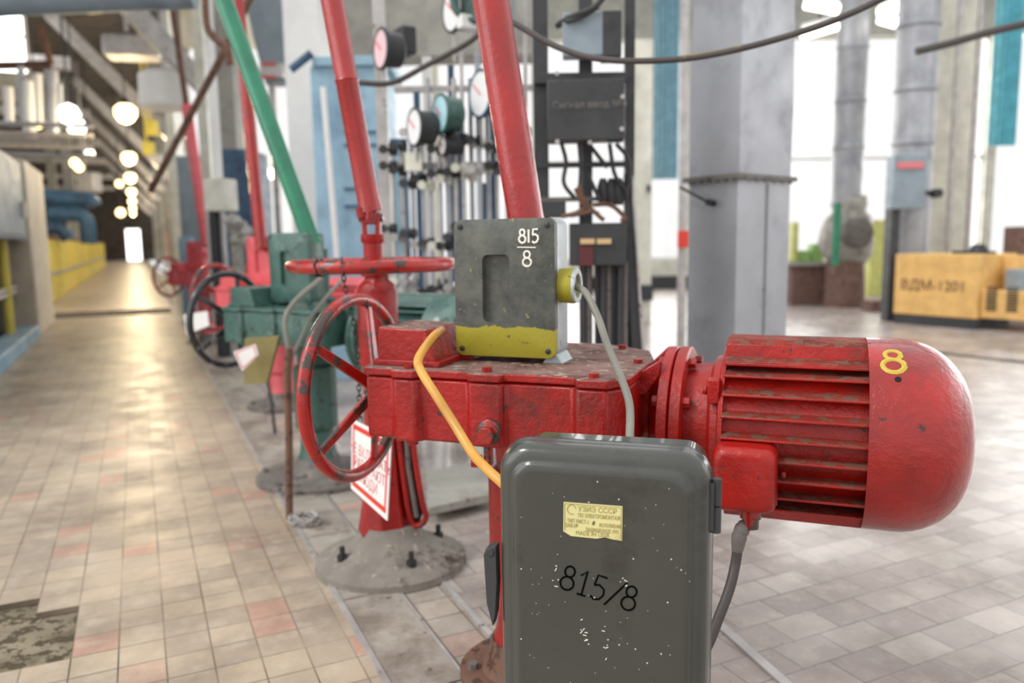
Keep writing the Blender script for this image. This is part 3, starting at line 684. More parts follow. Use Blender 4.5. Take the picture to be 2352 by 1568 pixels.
# name plate
yp = -.0068
def bx(px, py):                       # pixel -> local x,z on the cover face
    r = ray(px, py); inv = pmat(t).inverted(); c0 = inv @ CAM; d0 = (inv @ (CAM+r))-c0; k = (yp-c0.y)/d0.y; q = c0+d0*k; return (q.x, q.z)
pl = [bx(1295, 1152), bx(1430, 1162), bx(1429, 1241), bx(1408, 1238), bx(1390, 1233), bx(1370, 1236), bx(1312, 1230), bx(1294, 1219)]
b = MB(); b.prism(pl, yp, yp-.0009, 'y'); npl = part('name_plate', b, 'plate', cv, smooth=False, label='yellowed embossed maker plate')
tl_, tr2, bl2 = V((pl[0][0], 0, pl[0][1])), V((pl[1][0], 0, pl[1][1])), V((pl[7][0], 0, pl[7][1]))
exx = (tr2-tl_); eyy = -(V((pl[2][0], 0, pl[2][1]))-tr2)
pt = lambda u, v_: V((tl_.x+exx.x*u-eyy.x*v_, yp-.0011, tl_.z+exx.z*u-eyy.z*v_))
bb_ = MB(); fr4 = [pt(.02, .04), pt(.98, .04), pt(.98, .96)]
bb_.tube(fr4, .0004, 5); bb_.tube([pt(.02, .04), pt(.02, .84)], .0004, 5)
bb_.tube([pt(.14+.075*cos(a_), .2+.14*sin(a_)) for a_ in [radians(-300+x_) for x_ in range(0, 290, 24)]], .0005, 5); part('emblem', bb_, 'plate_ink', npl)
for body, u, v_, s_, sxx in (('УЗИЭ СССР', .58, .17, .0115, .9), ('ПО ЭЛЕКТРОМОНТАЖ', .61, .36, .0088, .66), ('ТИП УМСТ-1', .25, .54, .0085, .66), ('ИСПОЛНЕНИЕ', .80, .60, .0080, .6), ('ЗАВ.№', .14, .68, .0085, .75), ('ЗАЩИЩЕННОЕ 1973', .66, .76, .0080, .66), ('MADE IN USSR', .5, .88, .0095, .85)):
    ex_ = exx.normalized(); ez_ = V((0, -1, 0)); ey_ = ez_.cross(ex_); mm = Matrix((ex_, ey_, ez_)).transposed().to_4x4(); mm.translation = pt(u, v_)
    text(body, s_*.82, 'plate_ink', npl, mm, .0002, sx=sxx)
b = MB(); write(b, '0', lambda p, q: pt(.49, .6)+V((p+q*.3, -.0003, q)), .0045, r=.0004); part('stamped_zero', b, 'blk_mark', npl)
# 815/8 in black marker, slanting down to the right
o_ = bx(1281, 1348); b = MB(); ang = radians(-14)
def hand(p, q): X, Y = p+q*.16, q; return V((o_[0]+X*cos(ang)-Y*sin(ang)*.4, yp+.0004, o_[1]+X*sin(ang)*.9+Y))
write(b, '815', hand, .0335, .60, .0014); write(b, '/8', lambda p, q: hand(p+.0335*1.86, q-.000), .0335, .54, .0014)
part('number_mark', b, 'blk_mark', cv, label='black hand written number 815/8')
# paint specks and old stencil remains
random.seed(11); b = MB()
for k in range(95):
    X = random.uniform(.03, W_-.02); Z = random.uniform(.30, .66); r_ = random.choice((.0004, .0005, .0006, .001))
    b.lathe([(yp+.0003, r_), (yp-.0003, r_*.7)], (X, 0, Z), 'y', 6)
for k in range(26):
    px_, py_ = random.choice(((1335, 1450), (1390, 1460), (1430, 1320), (1275, 1320), (1340, 1470), (1388, 1490)))
    a_ = bx(px_+random.uniform(-8, 8), py_+random.uniform(-28, 28)); l_ = random.uniform(.001, .005); g_ = random.uniform(-.5, 1.2)
    b.tube([V((a_[0], yp, a_[1])), V((a_[0]+l_*cos(g_), yp, a_[1]+l_*sin(g_)))], .0006, 5)
part('paint_specks', b, 'speck', cv)
# support: angle post standing on the floor behind the box
b = MB(); b.box(.09, .135, .126, .132, 0, .66); b.box(.09, .096, .126, .17, 0, .66); part('support_post', b, 'grey', t, bevel=.001)
b = MB(); b.box(.04, .20, .11, .22, 0, .008); part('post_foot', b, 'grey', t)
# ---- cables of the front actuator
def cable(name, pts, r, mt, label, sub=8, n=12, group=None):
    b = MB(); b.tube(spline(pts, sub), r, n); return solo(name, b, mt, label, 'cable', group, angle=80)
a1 = pmat(A1)
cable('power_cable', [a1 @ V((-.135, -.125, .775)), P(993, 775, 1.42), P(962, 822, 1.33), P(966, 850, 1.31), P(1000, 905, 1.27), P(1040, 968, 1.24), P(1085, 1040, 1.19), P(1120, 1078, 1.14), P(1165, 1120, 1.11), P(1230, 1190, 1.10)], .0078, 'ycab', 'yellow sheathed cable running down the red gearbox behind the starter box')
cable('power_cable', [a1 @ V((.120, -.06, .862)), P(1345, 672, 1.50), P(1372, 725, 1.46), P(1392, 785, 1.40), P(1415, 840, 1.34), P(1435, 890, 1.28), P(1446, 930, 1.25), P(1447, 985, 1.20), P(1440, 1060, 1.15), P(1400, 1150, 1.13)], .0068, 'gcab', 'grey cable from the yellow gland down behind the starter box')
g0 = a1 @ V((.47, -.175, .47))
b = MB(); pts = spline([g0, P(1700, 1225, g0.y), P(1690, 1290, g0.y), P(1676, 1350, g0.y-.02), P(1650, 1420, g0.y-.04), P(1620, 1490, g0.y-.06), P(1570, 1545, g0.y-.07), P(1500, 1570, g0.y-.05)], 8)
b.tube(pts, .009, 12); o = solo('motor_cable', b, 'dcab', 'ribbed grey cable hanging from the red motor terminal box', 'cable', angle=80)
b = MB(); b.tube(pts[3:14], [.0095, .0125, .012, .0135, .013, .012, .0135, .0125, .012, .011, .0095], 12); part('tape_wrap', b, M['grey'], o, world=True, label='frayed tape wrapping')

# ---- khaki board and signs by the green actuator
b = MB(); q4 = (P(562, 778, 2.78), P(640, 772, 2.72), P(612, 880, 2.72), P(560, 882, 2.78)); 
b.hexa([q4[3], q4[2], q4[1], q4[0]], [p+V((.0, .03, 0)) for p in (q4[3], q4[2], q4[1], q4[0])]); solo('hanging_board', b, 'khaki', 'khaki board hanging under the green actuator gearbox', 'board')
t, at = plate('warning_sign', (P(536, 808, 2.7), P(586, 790, 2.66), P(593, 815, 2.66), P(556, 852, 2.7)), .003, 'small white sign with red frame under the black rimmed handwheel', 'sign')
b = MB(); 
for u0, u1, v0, v1 in ((.06, .94, .06, .12), (.06, .94, .88, .94), (.06, .11, .12, .88), (.89, .94, .12, .88)): b.hexa([at(u0, v1), at(u1, v1), at(u1, v0), at(u0, v0)], [at(u0, v1, 0), at(u1, v1, 0), at(u1, v0, 0), at(u0, v0, 0)])
part('sign_frame', b, 'sgn_pink', t, world=True)
t, at = plate('warning_sign', (P(422, 722, 4.2), P(476, 714, 4.1), P(480, 748, 4.1), P(428, 768, 4.2)), .003, 'blank white sign hanging below the faded red handwheels', 'sign')
# conduit rod standing between, with the cable above
g = G(665, 1190); b = MB(); b.tube([g, P(664, 1000, g.y), P(660, 860, g.y), P(664, 800, g.y)], .0125, 10); solo('conduit_pipe', b, 'rust', 'thin rusty conduit standing on the floor left of the red column', 'pipe')
cable('control_cable', [P(664, 812, g.y), P(655, 740, g.y+.02), P(668, 705, g.y+.05), P(700, 670, g.y+.1), P(735, 640, g.y+.2), P(742, 612, g.y+.25)], .0095, 'gcab', 'grey cable looping from the rusty conduit up to the green switch box')
cable('control_cable', [P(664, 835, g.y), P(690, 780, g.y+.05), P(720, 720, g.y+.1), P(770, 660, g.y+.2), P(792, 640, g.y+.25)], .007, 'gcab', 'thinner grey cable rising behind the chain to the green gearbox')
g = G(632, 998); b = MB(); b.tube([g, P(625, 930, g.y+.02), P(614, 872, g.y+.06)], .008, 8); solo('floor_rod', b, 'blk', 'short black rod leaning below the khaki board', 'rod')
b = MB(); g = G(705, 1205)
for k in range(7):
    a_ = k*.9; b.tube([g+V((.045*cos(x_+a_)+.01*sin(a_*3), .03*sin(x_+a_)-.01*k/3, .012+.004*k+.012*sin(3*x_+a_))) for x_ in [2*pi*q_/16 for q_ in range(16)]], .004, 6, True)
solo('tangled_wire', b, 'steel', 'small tangle of pale wire on the floor beside the rusty conduit', 'wire')
# slab behind the column
b = MB(); a_, c_ = G(985, 1205), G(1135, 1170); e_ = (c_-a_); f_ = V((-.05, .42, 0)); 
b.hexa([a_+V((0, 0, .03)), c_+V((0, 0, .03)), c_+f_+V((0, 0, .03)), a_+f_+V((0, 0, .03))], [a_+V((0, 0, .062)), c_+V((0, 0, .062)), c_+f_+V((0, 0, .062)), a_+f_+V((0, 0, .062))])
b.hexa([a_+f_*.2, c_+f_*.2, c_+f_*.9, a_+f_*.9], [p+V((0, 0, .03)) for p in (a_+f_*.2, c_+f_*.2, c_+f_*.9, a_+f_*.9)])
solo('floor_slab', b, 'conc', 'raised concrete slab lying behind the red column base', 'slab', bevel=.004)
#@@BG
# ================================================================== background right
# galvanised square duct
dq = P(1697, 400, 3.2); t = thing('ventilation_duct', 'tall galvanised square duct with a bolted flange behind the red motor', 'duct', (dq.x, dq.y, 0), 0)
A_ = P(1583, 400, 3.43); B_ = P(1817, 400, 3.45); dq.z = A_.z = B_.z = 0; Dk = A_+B_-dq
zf = P(1697, 402, 3.2).z
def ring(z, g=0, dent=0):
    c = (A_+B_)/2; return [p+(p-c).normalized()*g+V((0, 0, z)) for p in (dq, B_, Dk, A_)]
b = MB(); b.loft([ring(z) for z in (0, .45, zf)]); o = part('duct_lower', b, 'galv', t, world=True, bevel=.004)
b = MB(); b.loft([ring(z, g_) for z, g_ in ((zf, 0), (zf+.3, .004), (zf+.7, -.004), (zf+1.3, .003), (3.6, 0))]); part('duct_upper', b, 'galv', t, world=True, bevel=.004)
b = MB(); b.loft([ring(zf-.012, .03), ring(zf+.008, .03)]); fl_ = part('duct_flange', b, 'grey', t, world=True, bevel=.002)
for k in range(6):
    for (a_, c_) in ((dq, A_), (dq, B_)):
        p = a_.lerp(c_, (k+.5)/6); nrm = V(((c_-a_).y, -(c_-a_).x, 0)).normalized()*( -1 if V(((c_-a_).y, -(c_-a_).x, 0)).dot(CAM-a_) < 0 else 1)
        b = MB(); b.hexbolt(p+nrm*.018+V((0, 0, zf-.012)), (0, 0, -1), .008, .012); part('flange_bolt', b, 'grey', fl_, world=True)
b = MB(); p = dq.lerp(B_, .55); n_ = (dq-A_).normalized()*.006+ (CAM-dq).normalized()*0
b.tube([p-V((0, .006, -.05)), p-V((0, .006, -zf+.03))], .006, 6); part('seam_strip', b, 'galv', t, world=True)
b = MB(); b.tube([P(1562, 430, 3.4), P(1630, 466, 3.28)], .006, 8); b.tube([P(1625, 464, 3.28), P(1640, 467, 3.30)], .014, 8); part('bracket_rod', b, 'blk', t, world=True)
# hanging cables
hc = cable('hanging_cable', [P(1050, -30, 2.3), P(1180, 52, 2.25), P(1290, 112, 2.2), P(1400, 138, 2.15), P(1560, 136, 2.1), P(1700, 112, 2.05), P(1850, 70, 2.0), P(1960, 28, 1.95), P(2100, -40, 1.9)], .0082, 'dcab', 'thick dark cable sagging across the duct at the top')
b = MB(); b.tube(spline([P(1562, 136, 2.1), P(1640, 124, 2.075), P(1702, 111.5, 2.05)], 6), .0088, 12); part('worn_sheath', b, 'khaki', hc, world=True, label='worn yellowish stretch of sheath')
cable('hanging_cable', [P(2105, 118, 4.6), P(2180, 100, 4.6), P(2280, 72, 4.6), P(2400, 45, 4.6)], .022, 'dcab', 'dark cable rising to the right edge in front of the turquoise curtain')
cable('hanging_cable', [P(820, 190, 3.4), P(900, 190, 3.4), P(980, 150, 3.4), P(1080, 95, 3.4), P(1110, 60, 3.4)], .012, 'dcab', 'dark cable slanting across the dial gauges')

# dark electrical rack
RD = 3.05
t = thing('equipment_rack', 'dark steel rack with charcoal terminal boxes between gauges and duct', 'rack', P(1340, 784, RD)*1, 0); t.location.z = 0
def fpost(px, wpx, d, top=-140, th=.04):
    b = MB(); pb(b, px-wpx/2, top, px+wpx/2, 700, d, th)
    zb = min(v.co.z for v in b.b.verts)
    for v in b.b.verts:
        if abs(v.co.z-zb) < 1e-4: v.co.z = 0
    return b
for px_, w_ in ((1243, 34), (1346, 30), (1447, 22)): part('rack_post', fpost(px_, w_, RD+.06), 'blk2', t, world=True, bevel=.002)
b = MB(); pb(b, 1228, 166, 1440, 190, RD+.03, .03); part('rack_rail', b, 'blk2', t, world=True, bevel=.002)
b = MB(); pb(b, 1215, 372, 1440, 384, RD+.05, .02); part('rack_rail', b, 'blk2', t, world=True)
b = MB(); pb(b, 1205, 452, 1445, 462, RD+.02, .03); part('rack_rail', b, 'grey', t, world=True)
b = MB(); pb(b, 1256, 182, 1434, 324, RD-.09, .10, 6); tb = part('terminal_box', b, 'blk2', t, world=True, bevel=.006, label='charcoal box with faded lettering')
for px_, py_ in ((1279, 168), (1430, 222), (1428, 296), (1355, 327), (1280, 325)):
    b = MB(); p = P(px_, py_, RD-(.135 if px_ > 1400 else .118 if px_ > 1300 else .1)); b.lathe([(-.004, .008), (.004, .008)], p, 'y', 12); part('cover_screw', b, 'steel', tb, world=True)
pm = P(1354, 240, RD-.128); mm = Matrix.Translation(pm) @ Matrix.Rotation(radians(-6), 4, 'Z') @ FRONT
text('Сигнал ввод №4', .034, 'grey', tb, pmat(tb).inverted() @ mm, .0006)
b = MB(); pb(b, 1292, 28, 1386, 128, RD-.04, .08, 4); mn = part('relay_housing', b, 'bluegrey', t, world=True, bevel=.004, label='pale blue grey relay housing')
b = MB(); pb(b, 1382, 24, 1428, 130, RD-.05, .12, 4); part('relay_side', b, 'blk2', t, world=True, bevel=.004)
b = MB(); b.tube(spline([P(1280, 60, RD), P(1310, 40, RD-.05), P(1360, 20, RD-.08), P(1390, -10, RD-.08)], 5), .012, 8); b.tube(spline([P(1300, 50, RD-.05), P(1340, 38, RD-.07), P(1375, 16, RD-.08)], 5), .007, 8); part('top_cable', b, 'blk', t, world=True)
b = MB(); pb(b, 1308, 512, 1440, 610, RD-.05, .1, 3); lb = part('starter_box', b, 'blk2', t, world=True, bevel=.005, label='lower charcoal box with tan tags')
for a_, c_ in ((1333, 1366), (1371, 1404)):
    b = MB(); pb(b, a_, 548, c_, 560, RD-.068, .012, 3); part('tag', b, 'tag', lb, world=True, label='tan tag')
b = MB(); pb(b, 1330, 564, 1362, 610, RD-.06, .008, 3); part('sticker', b, 'sticker', lb, world=True, label='dark red sticker')
b = MB(); pb(b, 1205, 462, 1300, 500, RD-.02, .06); part('cable_tray', b, 'blk2', t, world=True, bevel=.003)
for pts in ([(1290, 497), (1320, 490), (1352, 478), (1380, 500), (1388, 505)], [(1330, 425), (1338, 455), (1358, 480), (1345, 488), (1310, 495)], [(1322, 432), (1335, 462), (1352, 480), (1376, 492)], [(1362, 470), (1400, 470), (1425, 488), (1436, 503), (1425, 506)]):
    b = MB(); b.tube(spline([P(x_, y_, RD-.06) for x_, y_ in pts], 5), .0085, 8); part('cable_loop', b, 'rust', t, world=True)
for k, px_ in enumerate((1338, 1352, 1372, 1385, 1398, 1410, 1424, 1436)):
    b = MB(); top = 600 if k % 2 else 520; p = P(px_, 650, RD-.01+.01*(k % 3)); b.tube([V((p.x, p.y, P(px_, top, RD).z)), V((p.x, p.y, 0))], .0115, 8); part('conduit', b, ('blk2', 'grey')[k % 3 == 1], t, world=True)
b = MB(); b.hexa([P(1452, 820, RD), P(1478, 820, RD), P(1478, 820, RD+.05), P(1452, 820, RD+.05)], [P(1432, 400, RD), P(1450, 400, RD), P(1450, 400, RD+.05), P(1432, 400, RD+.05)]); part('side_strut', b, 'blk2', t, world=True)
b = MB(); b.tube([P(1479, 820, RD-.01), P(1452, 404, RD-.01)], .006, 8); part('side_pipe', b, 'steel', t, world=True)
b = MB(); pb(b, 1388, 612, 1462, 700, RD+.07, .02); zb = min(v.co.z for v in b.b.verts)
for v in b.b.verts:
    if abs(v.co.z-zb) < 1e-4: v.co.z = 0
part('back_plate', b, 'blk2', t, world=True)
for pts in ([(1330, 330), (1334, 380), (1332, 430)], [(1400, 330), (1412, 400), (1440, 440)], [(1415, 330), (1440, 360), (1448, 400), (1440, 450)], [(1395, 385), (1352, 330)], [(1378, 460), (1350, 400)], [(1290, 330), (1300, 372), (1295, 420), (1320, 455)]):
    b = MB(); b.tube(spline([P(x_, y_, RD-.03) for x_, y_ in pts], 5), .008, 8); part('cable_drop', b, 'blk', t, world=True)
for px_ in (1385, 1405, 1422):
    b = MB(); p = P(px_, 440, RD); b.lathe([(-.05, .016), (-.02, .022), (.02, .022), (.05, .012)], p, 'z', 12); part('connector', b, 'blk', t, world=True)

# gauge stand
GD = 3.9; random.seed(8)
t = thing('instrument_stand', 'stand of thin vertical impulse pipes and small valves behind the red shafts', 'pipe stand', (P(1000, 500, GD).x, GD, 0), 0)
for px_, w_ in ((877, 26), (1230, 10)): part('cable_tray', fpost(px_, w_, GD+.05), 'steel', t, world=True)
for k, px_ in enumerate((903, 925, 948, 972, 990, 1012, 1030, 1048, 1066, 1085, 1102, 1122, 1142, 1165, 1185, 1210)):
    d = GD+random.uniform(-.04, .06); p = P(px_, 450, d); top = random.choice((120, 180, 260, 330, 340)) if k < 13 else -80
    b = MB(); b.tube([V((p.x, p.y, P(px_, top, d).z)), V((p.x, p.y, 0))], random.choice((.010, .012, .014)), 8); o = part('impulse_pipe', b, random.choice(('steel', 'steel', 'galv')), t, world=True)
    for y_ in (random.randint(300, 350), random.randint(380, 430), random.randint(520, 570), random.randint(640, 690)):
        b = MB(); c = P(px_, y_, d); 
        b.lathe([(-.025, .018), (-.012, .022), (.012, .022), (.025, .018)], c, 'z', 8); b.tube([c, c+V((-.04, -.05, 0))], .008, 6); b.lathe([(-.004, .022), (.004, .022)], c+V((-.04, -.05, 0)), 'y', 10); part('valve', b, random.choice(('steel', 'blk', 'cream', 'blk2')), o, world=True)
for y_, h_ in ((372, 16), (592, 14), (196, 12), (660, 18)):
    b = MB(); pb(b, 905, y_, 1225, y_+h_, GD+.03, .04); part('stand_rail', b, ('steel', 'white', 'steel', 'white')[(372, 592, 196, 660).index(y_)], t, world=True)
b = MB(); pb(b, 930, 350, 968, 392, GD-.06, .05); part('junction_block', b, 'cream', t, world=True)
for px_, w_, y_ in ((962, 14, 210), (985, 20, 130), (1040, 14, 150), (1058, 18, 300), (1130, 20, 60), (1112, 16, 420), (915, 16, 330)):
    b = MB(); pb(b, px_-w_/2, y_, px_+w_/2, 600, GD+.25, .03); zb = min(v.co.z for v in b.b.verts)
    for v in b.b.verts:
        if abs(v.co.z-zb) < 1e-4: v.co.z = 0
    part('cable_channel', b, ('lblue', 'white', 'dblue')[px_ % 3], t, world=True)  # backing strips, coloured patches filling the gaps between the pipes
# dial gauges facing the walkway
gn = V((-sin(radians(60)), -cos(radians(60)), 0)); rotg = gn.to_track_quat('Z', 'Y').to_matrix().to_4x4()
for px_, py_, rpx, face, case, lab in ((953, 292, 40, 'gaugew', 'blk2', 'round dark cased gauge with glinting pale dial, leftmost of the lower dials'), (1012, 262, 42, 'gaugeb', 'green', 'pale blue round dial gauge with green case'),
                                  (1104, 215, 50, 'gaugew', 'dblue', 'large white dial gauge partly behind the big red shaft'), (1040, 22, 46, 'gaugew', 'blk2', 'bright white round gauge at the top edge by the big red shaft'),
                                  (1018, 335, 20, 'gaugew', 'blk', 'tiny white dial gauge just below the pale blue one'), (876, 112, 42, 'pdial', 'blk2', 'pinkish round gauge on top of the white cable tray')):
    c = P(px_, py_, GD-.1); R_ = rpx*GD/F
    t = thing('dial_gauge', lab, 'gauge', c, 0)
    b = MB(); b.lathe([(-.10, R_*.7), (-.09, R_*.86), (-.012, R_*.9), (-.008, R_*1.05), (.006, R_*1.05), (.008, R_*.93), (.002, R_*.93)], n=28); bmesh.ops.transform(b.b, matrix=Matrix.Translation(c) @ rotg, verts=b.b.verts); part('gauge_case', b, case, t, world=True)
    b = MB(); b.lathe([(.001, R_*.93), (.0045, R_*.93)], n=28); bmesh.ops.transform(b.b, matrix=Matrix.Translation(c) @ rotg, verts=b.b.verts); fc = part('dial', b, face, t, world=True)
    b = MB(); b.box(-.003, .003, -.1*R_, R_*.75, .005, .008); bmesh.ops.transform(b.b, matrix=Matrix.Translation(c) @ rotg @ Matrix.Rotation(.9, 4, 'Z'), verts=b.b.verts); part('needle', b, 'sgn_red', fc, world=True)
    b = MB(); b.tube([c-V((0, -.03, R_)), c-V((0, -.06, R_+.12))], .009, 8); part('gauge_stem', b, 'steel', t, world=True)
b = MB(); pb(b, 924, 55, 958, 120, GD-.05, .12, -30); solo('switch_box', b, 'blk2', 'small black pressure switch box above the gauges', 'switch box', bevel=.01)
b = MB(); c = P(1092, -5, GD-.15); b.lathe([(-.02, .12), (.02, .12)], c, 'y', 24); b.torus(c-V((0, .02, 0)), .105, .014, 'y', 30, 8); solo('round_housing', b, 'green', 'dark teal round housing at the top edge behind the big red shaft', 'housing')
b = MB(); pb(b, 1062, 30, 1100, 60, GD-.2, .05, -35); solo('lamp_shade', b, 'white', 'small white slanted plate under the teal housing', 'plate')

# light blue duct with pipe
t = thing('blue_duct', 'wide light blue sheet metal duct behind the red shafts', 'duct', (P(780, 560, 5.4).x, 5.4, 0), 0)
b = MB(); pb(b, 722, 150, 886, 640, 5.4, .6, 0)
zb = min(v.co.z for v in b.b.verts)
for v in b.b.verts:
    if abs(v.co.z-zb) < 1e-4: v.co.z = 0
part('duct_body', b, 'lblue', t, world=True, bevel=.01)
b = MB(); pb(b, 716, 128, 892, 150, 5.36, .68); part('duct_flange', b, 'lblue', t, world=True, bevel=.005)
b = MB(); b.tube([P(668, 160, 5.3), P(716, 122, 5.3)], .028, 8); part('corner_brace', b, 'dblue', t, world=True)
b = MB(); b.tube([P(742, 200, 5.3), P(772, 560, 5.3), P(775, 620, 5.3)], .02, 8); part('side_pipe', b, 'white', t, world=True)
for y_ in (300, 330, 430, 470):
    b = MB(); pb(b, 790, y_, 880, y_+5, 5.385, .02); part('rib', b, 'dblue', t, world=True)
b = MB(); pb(b, 900, 310, 940, 320, 4.6, .05)
q = MB(); pb(q, 898, 318, 940, 720, 4.6, .05)
zb = min(v.co.z for v in q.b.verts)
for v in q.b.verts:
    if abs(v.co.z-zb) < 1e-4: v.co.z = 0
solo('wiring_trunking', q, 'dblue', 'narrow deep blue trunking behind the leftmost impulse pipes', 'trunking')
b.b.free()
# grey and blue cabinets beyond
def standing(name, px0, py0, px1, d, th, mt, label, cat, yaw=0, extra=None):
    b = MB(); pb(b, px0, py0, px1, 600, d, th, yaw); zb = min(v.co.z for v in b.b.verts)
    for v in b.b.verts:
        if abs(v.co.z-zb) < 1e-4: v.co.z = 0
    c = P((px0+px1)/2, 600, d); t = thing(name, label, cat, (c.x, c.y, 0), 0)
    part('cabinet_body', b, mt, t, world=True, bevel=.01); return t
t = standing('grey_cabinet', 412, 357, 505, 9.5, .8, 'bluegrey', 'tall blue grey cabinet right of the thin red shaft', 'cabinet')
b = MB(); pb(b, 418, 365, 455, 560, 9.47, .03); part('cabinet_door', b, 'bluegrey', t, world=True, bevel=.01)
t = standing('blue_cabinet', 516, 342, 582, 8.2, .6, 'dblue', 'deep blue cabinet with dark patches behind the white meter box', 'cabinet')
b = MB(); pb(b, 520, 350, 575, 540, 8.17, .03); part('cabinet_door', b, 'dblue', t, world=True, bevel=.01)
t = thing('meter_box', 'white slanted meter box on a post beside the far red shaft', 'box', (P(497, 600, 6.6).x, 6.6, 0), 0)
b = MB(); pb(b, 466, 410, 520, 486, 6.6, .18, 12); part('box_body', b, 'cream', t, world=True, bevel=.015)
b = MB(); c = P(500, 540, 6.7); b.tube([V((c.x, c.y, 0)), V((c.x, c.y, P(500, 480, 6.7).z))], .06, 10); part('box_post', b, 'blk2', t, world=True)
for px_, mt in ((478, 'steel'), (488, 'blk'), (512, 'steel')):
    b = MB(); c = P(px_, 520, 6.6); b.tube([V((c.x, c.y, .3)), V((c.x, c.y, P(px_, 485, 6.6).z))], .018, 8); part('conduit', b, mt, t, world=True)
b = MB(); c = P(495, 300, 6.7); b.tube([V((c.x, c.y, P(495, 408, 6.7).z)), V((c.x, c.y, 5.2))], .04, 8); part('riser_conduit', b, 'white', t, world=True)
# wrapped valve lump between
b = MB(); random.seed(2)
for k in range(9):
    c = P(548+random.uniform(-16, 22), 530+random.uniform(-22, 30), 6.0+random.uniform(-.1, .1)); r_ = random.uniform(.05, .09)
    b.lathe([(-r_, .01), (-r_*.7, r_*.7), (0, r_), (r_*.7, r_*.7), (r_, .01)], c, 'z', 10)
c = P(545, 560, 6.0); b.tube([V((c.x, c.y, 0)), V((c.x, c.y, c.z))], .05, 8)
solo('insulated_valve', b, 'wrap', 'lumpy grey wrapped valve behind the faded red actuator', 'valve')
# blue and red things far down the row
b = MB(); pb(b, 408, 542, 432, 610, 9, .25); zb = min(v.co.z for v in b.b.verts)
for v in b.b.verts:
    if abs(v.co.z-zb) < 1e-4: v.co.z = 0
solo('motor_cover', b, 'lblue', 'pale blue upright casing beyond the farthest red actuator', 'casing', bevel=.04)
b = MB(); g_ = G(392, 612); b.tube(spline([V((g_.x, g_.y, 0)), P(385, 560, g_.y), P(392, 498, g_.y), P(402, 498, g_.y), P(403, 550, g_.y)], 6), .07, 10); solo('bent_pipe', b, 'pink', 'bent red and white pipe at the far end of the row', 'pipe')
b = MB(); b.tube(spline([P(470, -60, 5), P(474, 50, 5), P(490, 85, 5), P(520, 110, 5), P(528, 150, 5.02)], 6), .022, 8); solo('bent_pipe', b, 'rust', 'thin brown bent pipe near the top left of the green shaft', 'pipe')
b = MB(); b.tube([P(600, -60, 6), P(520, 110, 6.2), P(440, 260, 6.4), P(345, 440, 6.6)], .028, 8); solo('diagonal_rod', b, 'rust', 'long brown rod slanting down left behind the green shaft', 'rod')
for px_, w_, d, lab in ((520, 34, 8.8, 'grey concrete post behind the thin red shafts'), (462, 22, 9.0, 'pale post left of the white meter box'), (386, 20, 11, 'pale post at the end of the cabinet row')):
    b = MB(); pb(b, px_-w_/2, -150, px_+w_/2, 600, d, .25); zb = min(v.co.z for v in b.b.verts)
    for v in b.b.verts:
        if abs(v.co.z-zb) < 1e-4: v.co.z = 0
    solo('concrete_post', b, 'conc' if px_ == 520 else 'cream', lab, 'post')
# window machinery between 560 and 640
t = thing('overhead_hopper', 'pale grey hopper and pipe in front of the bright window behind the green shaft', 'hopper', P(640, 150, 7), 0)
b = MB(); c = P(634, 60, 8.7); b.lathe([(-.6, .14), (-.12, .24), (.6, .36), (1.4, .42)], c, 'z', 20); part('hopper_cone', b, 'bluegrey', t, world=True)
b = MB(); p = P(630, 300, 8.7); b.tube([V((p.x, p.y, 0)), V((p.x, p.y, P(630, 90, 8.7).z))], .04, 10); part('drop_pipe', b, 'steel', t, world=True)
b = MB(); pb(b, 596, 145, 650, 178, 8.5, .1); part('hopper_bracket', b, 'steel', t, world=True)
for y_ in (144, 174): b = MB(); pb(b, 600, y_, 632, y_+5, 8.47, .02); part('red_stripe', b, 'sgn_red', t, world=True)

# right hall: cream doors and curtain left of the duct
t = thing('cream_panel_door', 'tall cream metal panel door left of the galvanised duct', 'door panel', (P(1475, 640, 9).x, 9, 0), 0)
b = MB(); pb(b, 1440, 90, 1498, 655, 9, .1); zb = min(v.co.z for v in b.b.verts)
for v in b.b.verts:
    if abs(v.co.z-zb) < 1e-4: v.co.z = 0
part('door_leaf', b, 'cream', t, world=True)
b = MB(); pb(b, 1436, 130, 1446, 655, 8.95, .05); part('edge_strip', b, 'green', t, world=True)
b = MB(); pb(b, 1487, 424, 1494, 440, 8.97, .03); part('lock', b, 'blk', t, world=True)
b = MB(); pb(b, 1440, 655, 1500, 690, 8.94, .05); part('kick_plate', b, 'blk2', t, world=True)
def curtain(px0, px1, py0, py1, d, label, mt='cyan'):
    b = MB(); a, c = P(px0, (py0+py1)/2, d), P(px1, (py0+py1)/2, d); zt, zb = P(px0, py0, d).z, P(px0, py1, d).z; N = 30
    r1 = [[V((a.x+(c.x-a.x)*i/N, d+.05*sin(i*1.3)+o_, z)) for i in range(N+1)] for o_ in (0, .01) for z in (zb, zt)]
    ring_ = lambda z: [V((a.x+(c.x-a.x)*i/N, d+.05*sin(i*1.3), z)) for i in range(N+1)]+[V((a.x+(c.x-a.x)*i/N, d+.012+.05*sin(i*1.3), z)) for i in range(N, -1, -1)]
    b.loft([ring_(zb), ring_(zt)]); solo('window_curtain', b, mt, label, 'curtain')
curtain(1500, 1562, -60, 412, 12.5, 'pale turquoise curtain left of the galvanised duct', 'pcyan')
curtain(2284, 2345, -80, 335, 10.5, 'bright turquoise curtain near the right edge')
curtain(2104, 2136, -80, 330, 11.5, 'narrow blue curtain strip behind the right round duct')
b = MB(); c = P(1570, 300, 6.5); b.tube([V((c.x, c.y, 0)), V((c.x, c.y, 4.5))], .035, 10); o = solo('white_pipe', b, 'steel', 'thin vertical pale pipe just left of the galvanised duct', 'pipe')
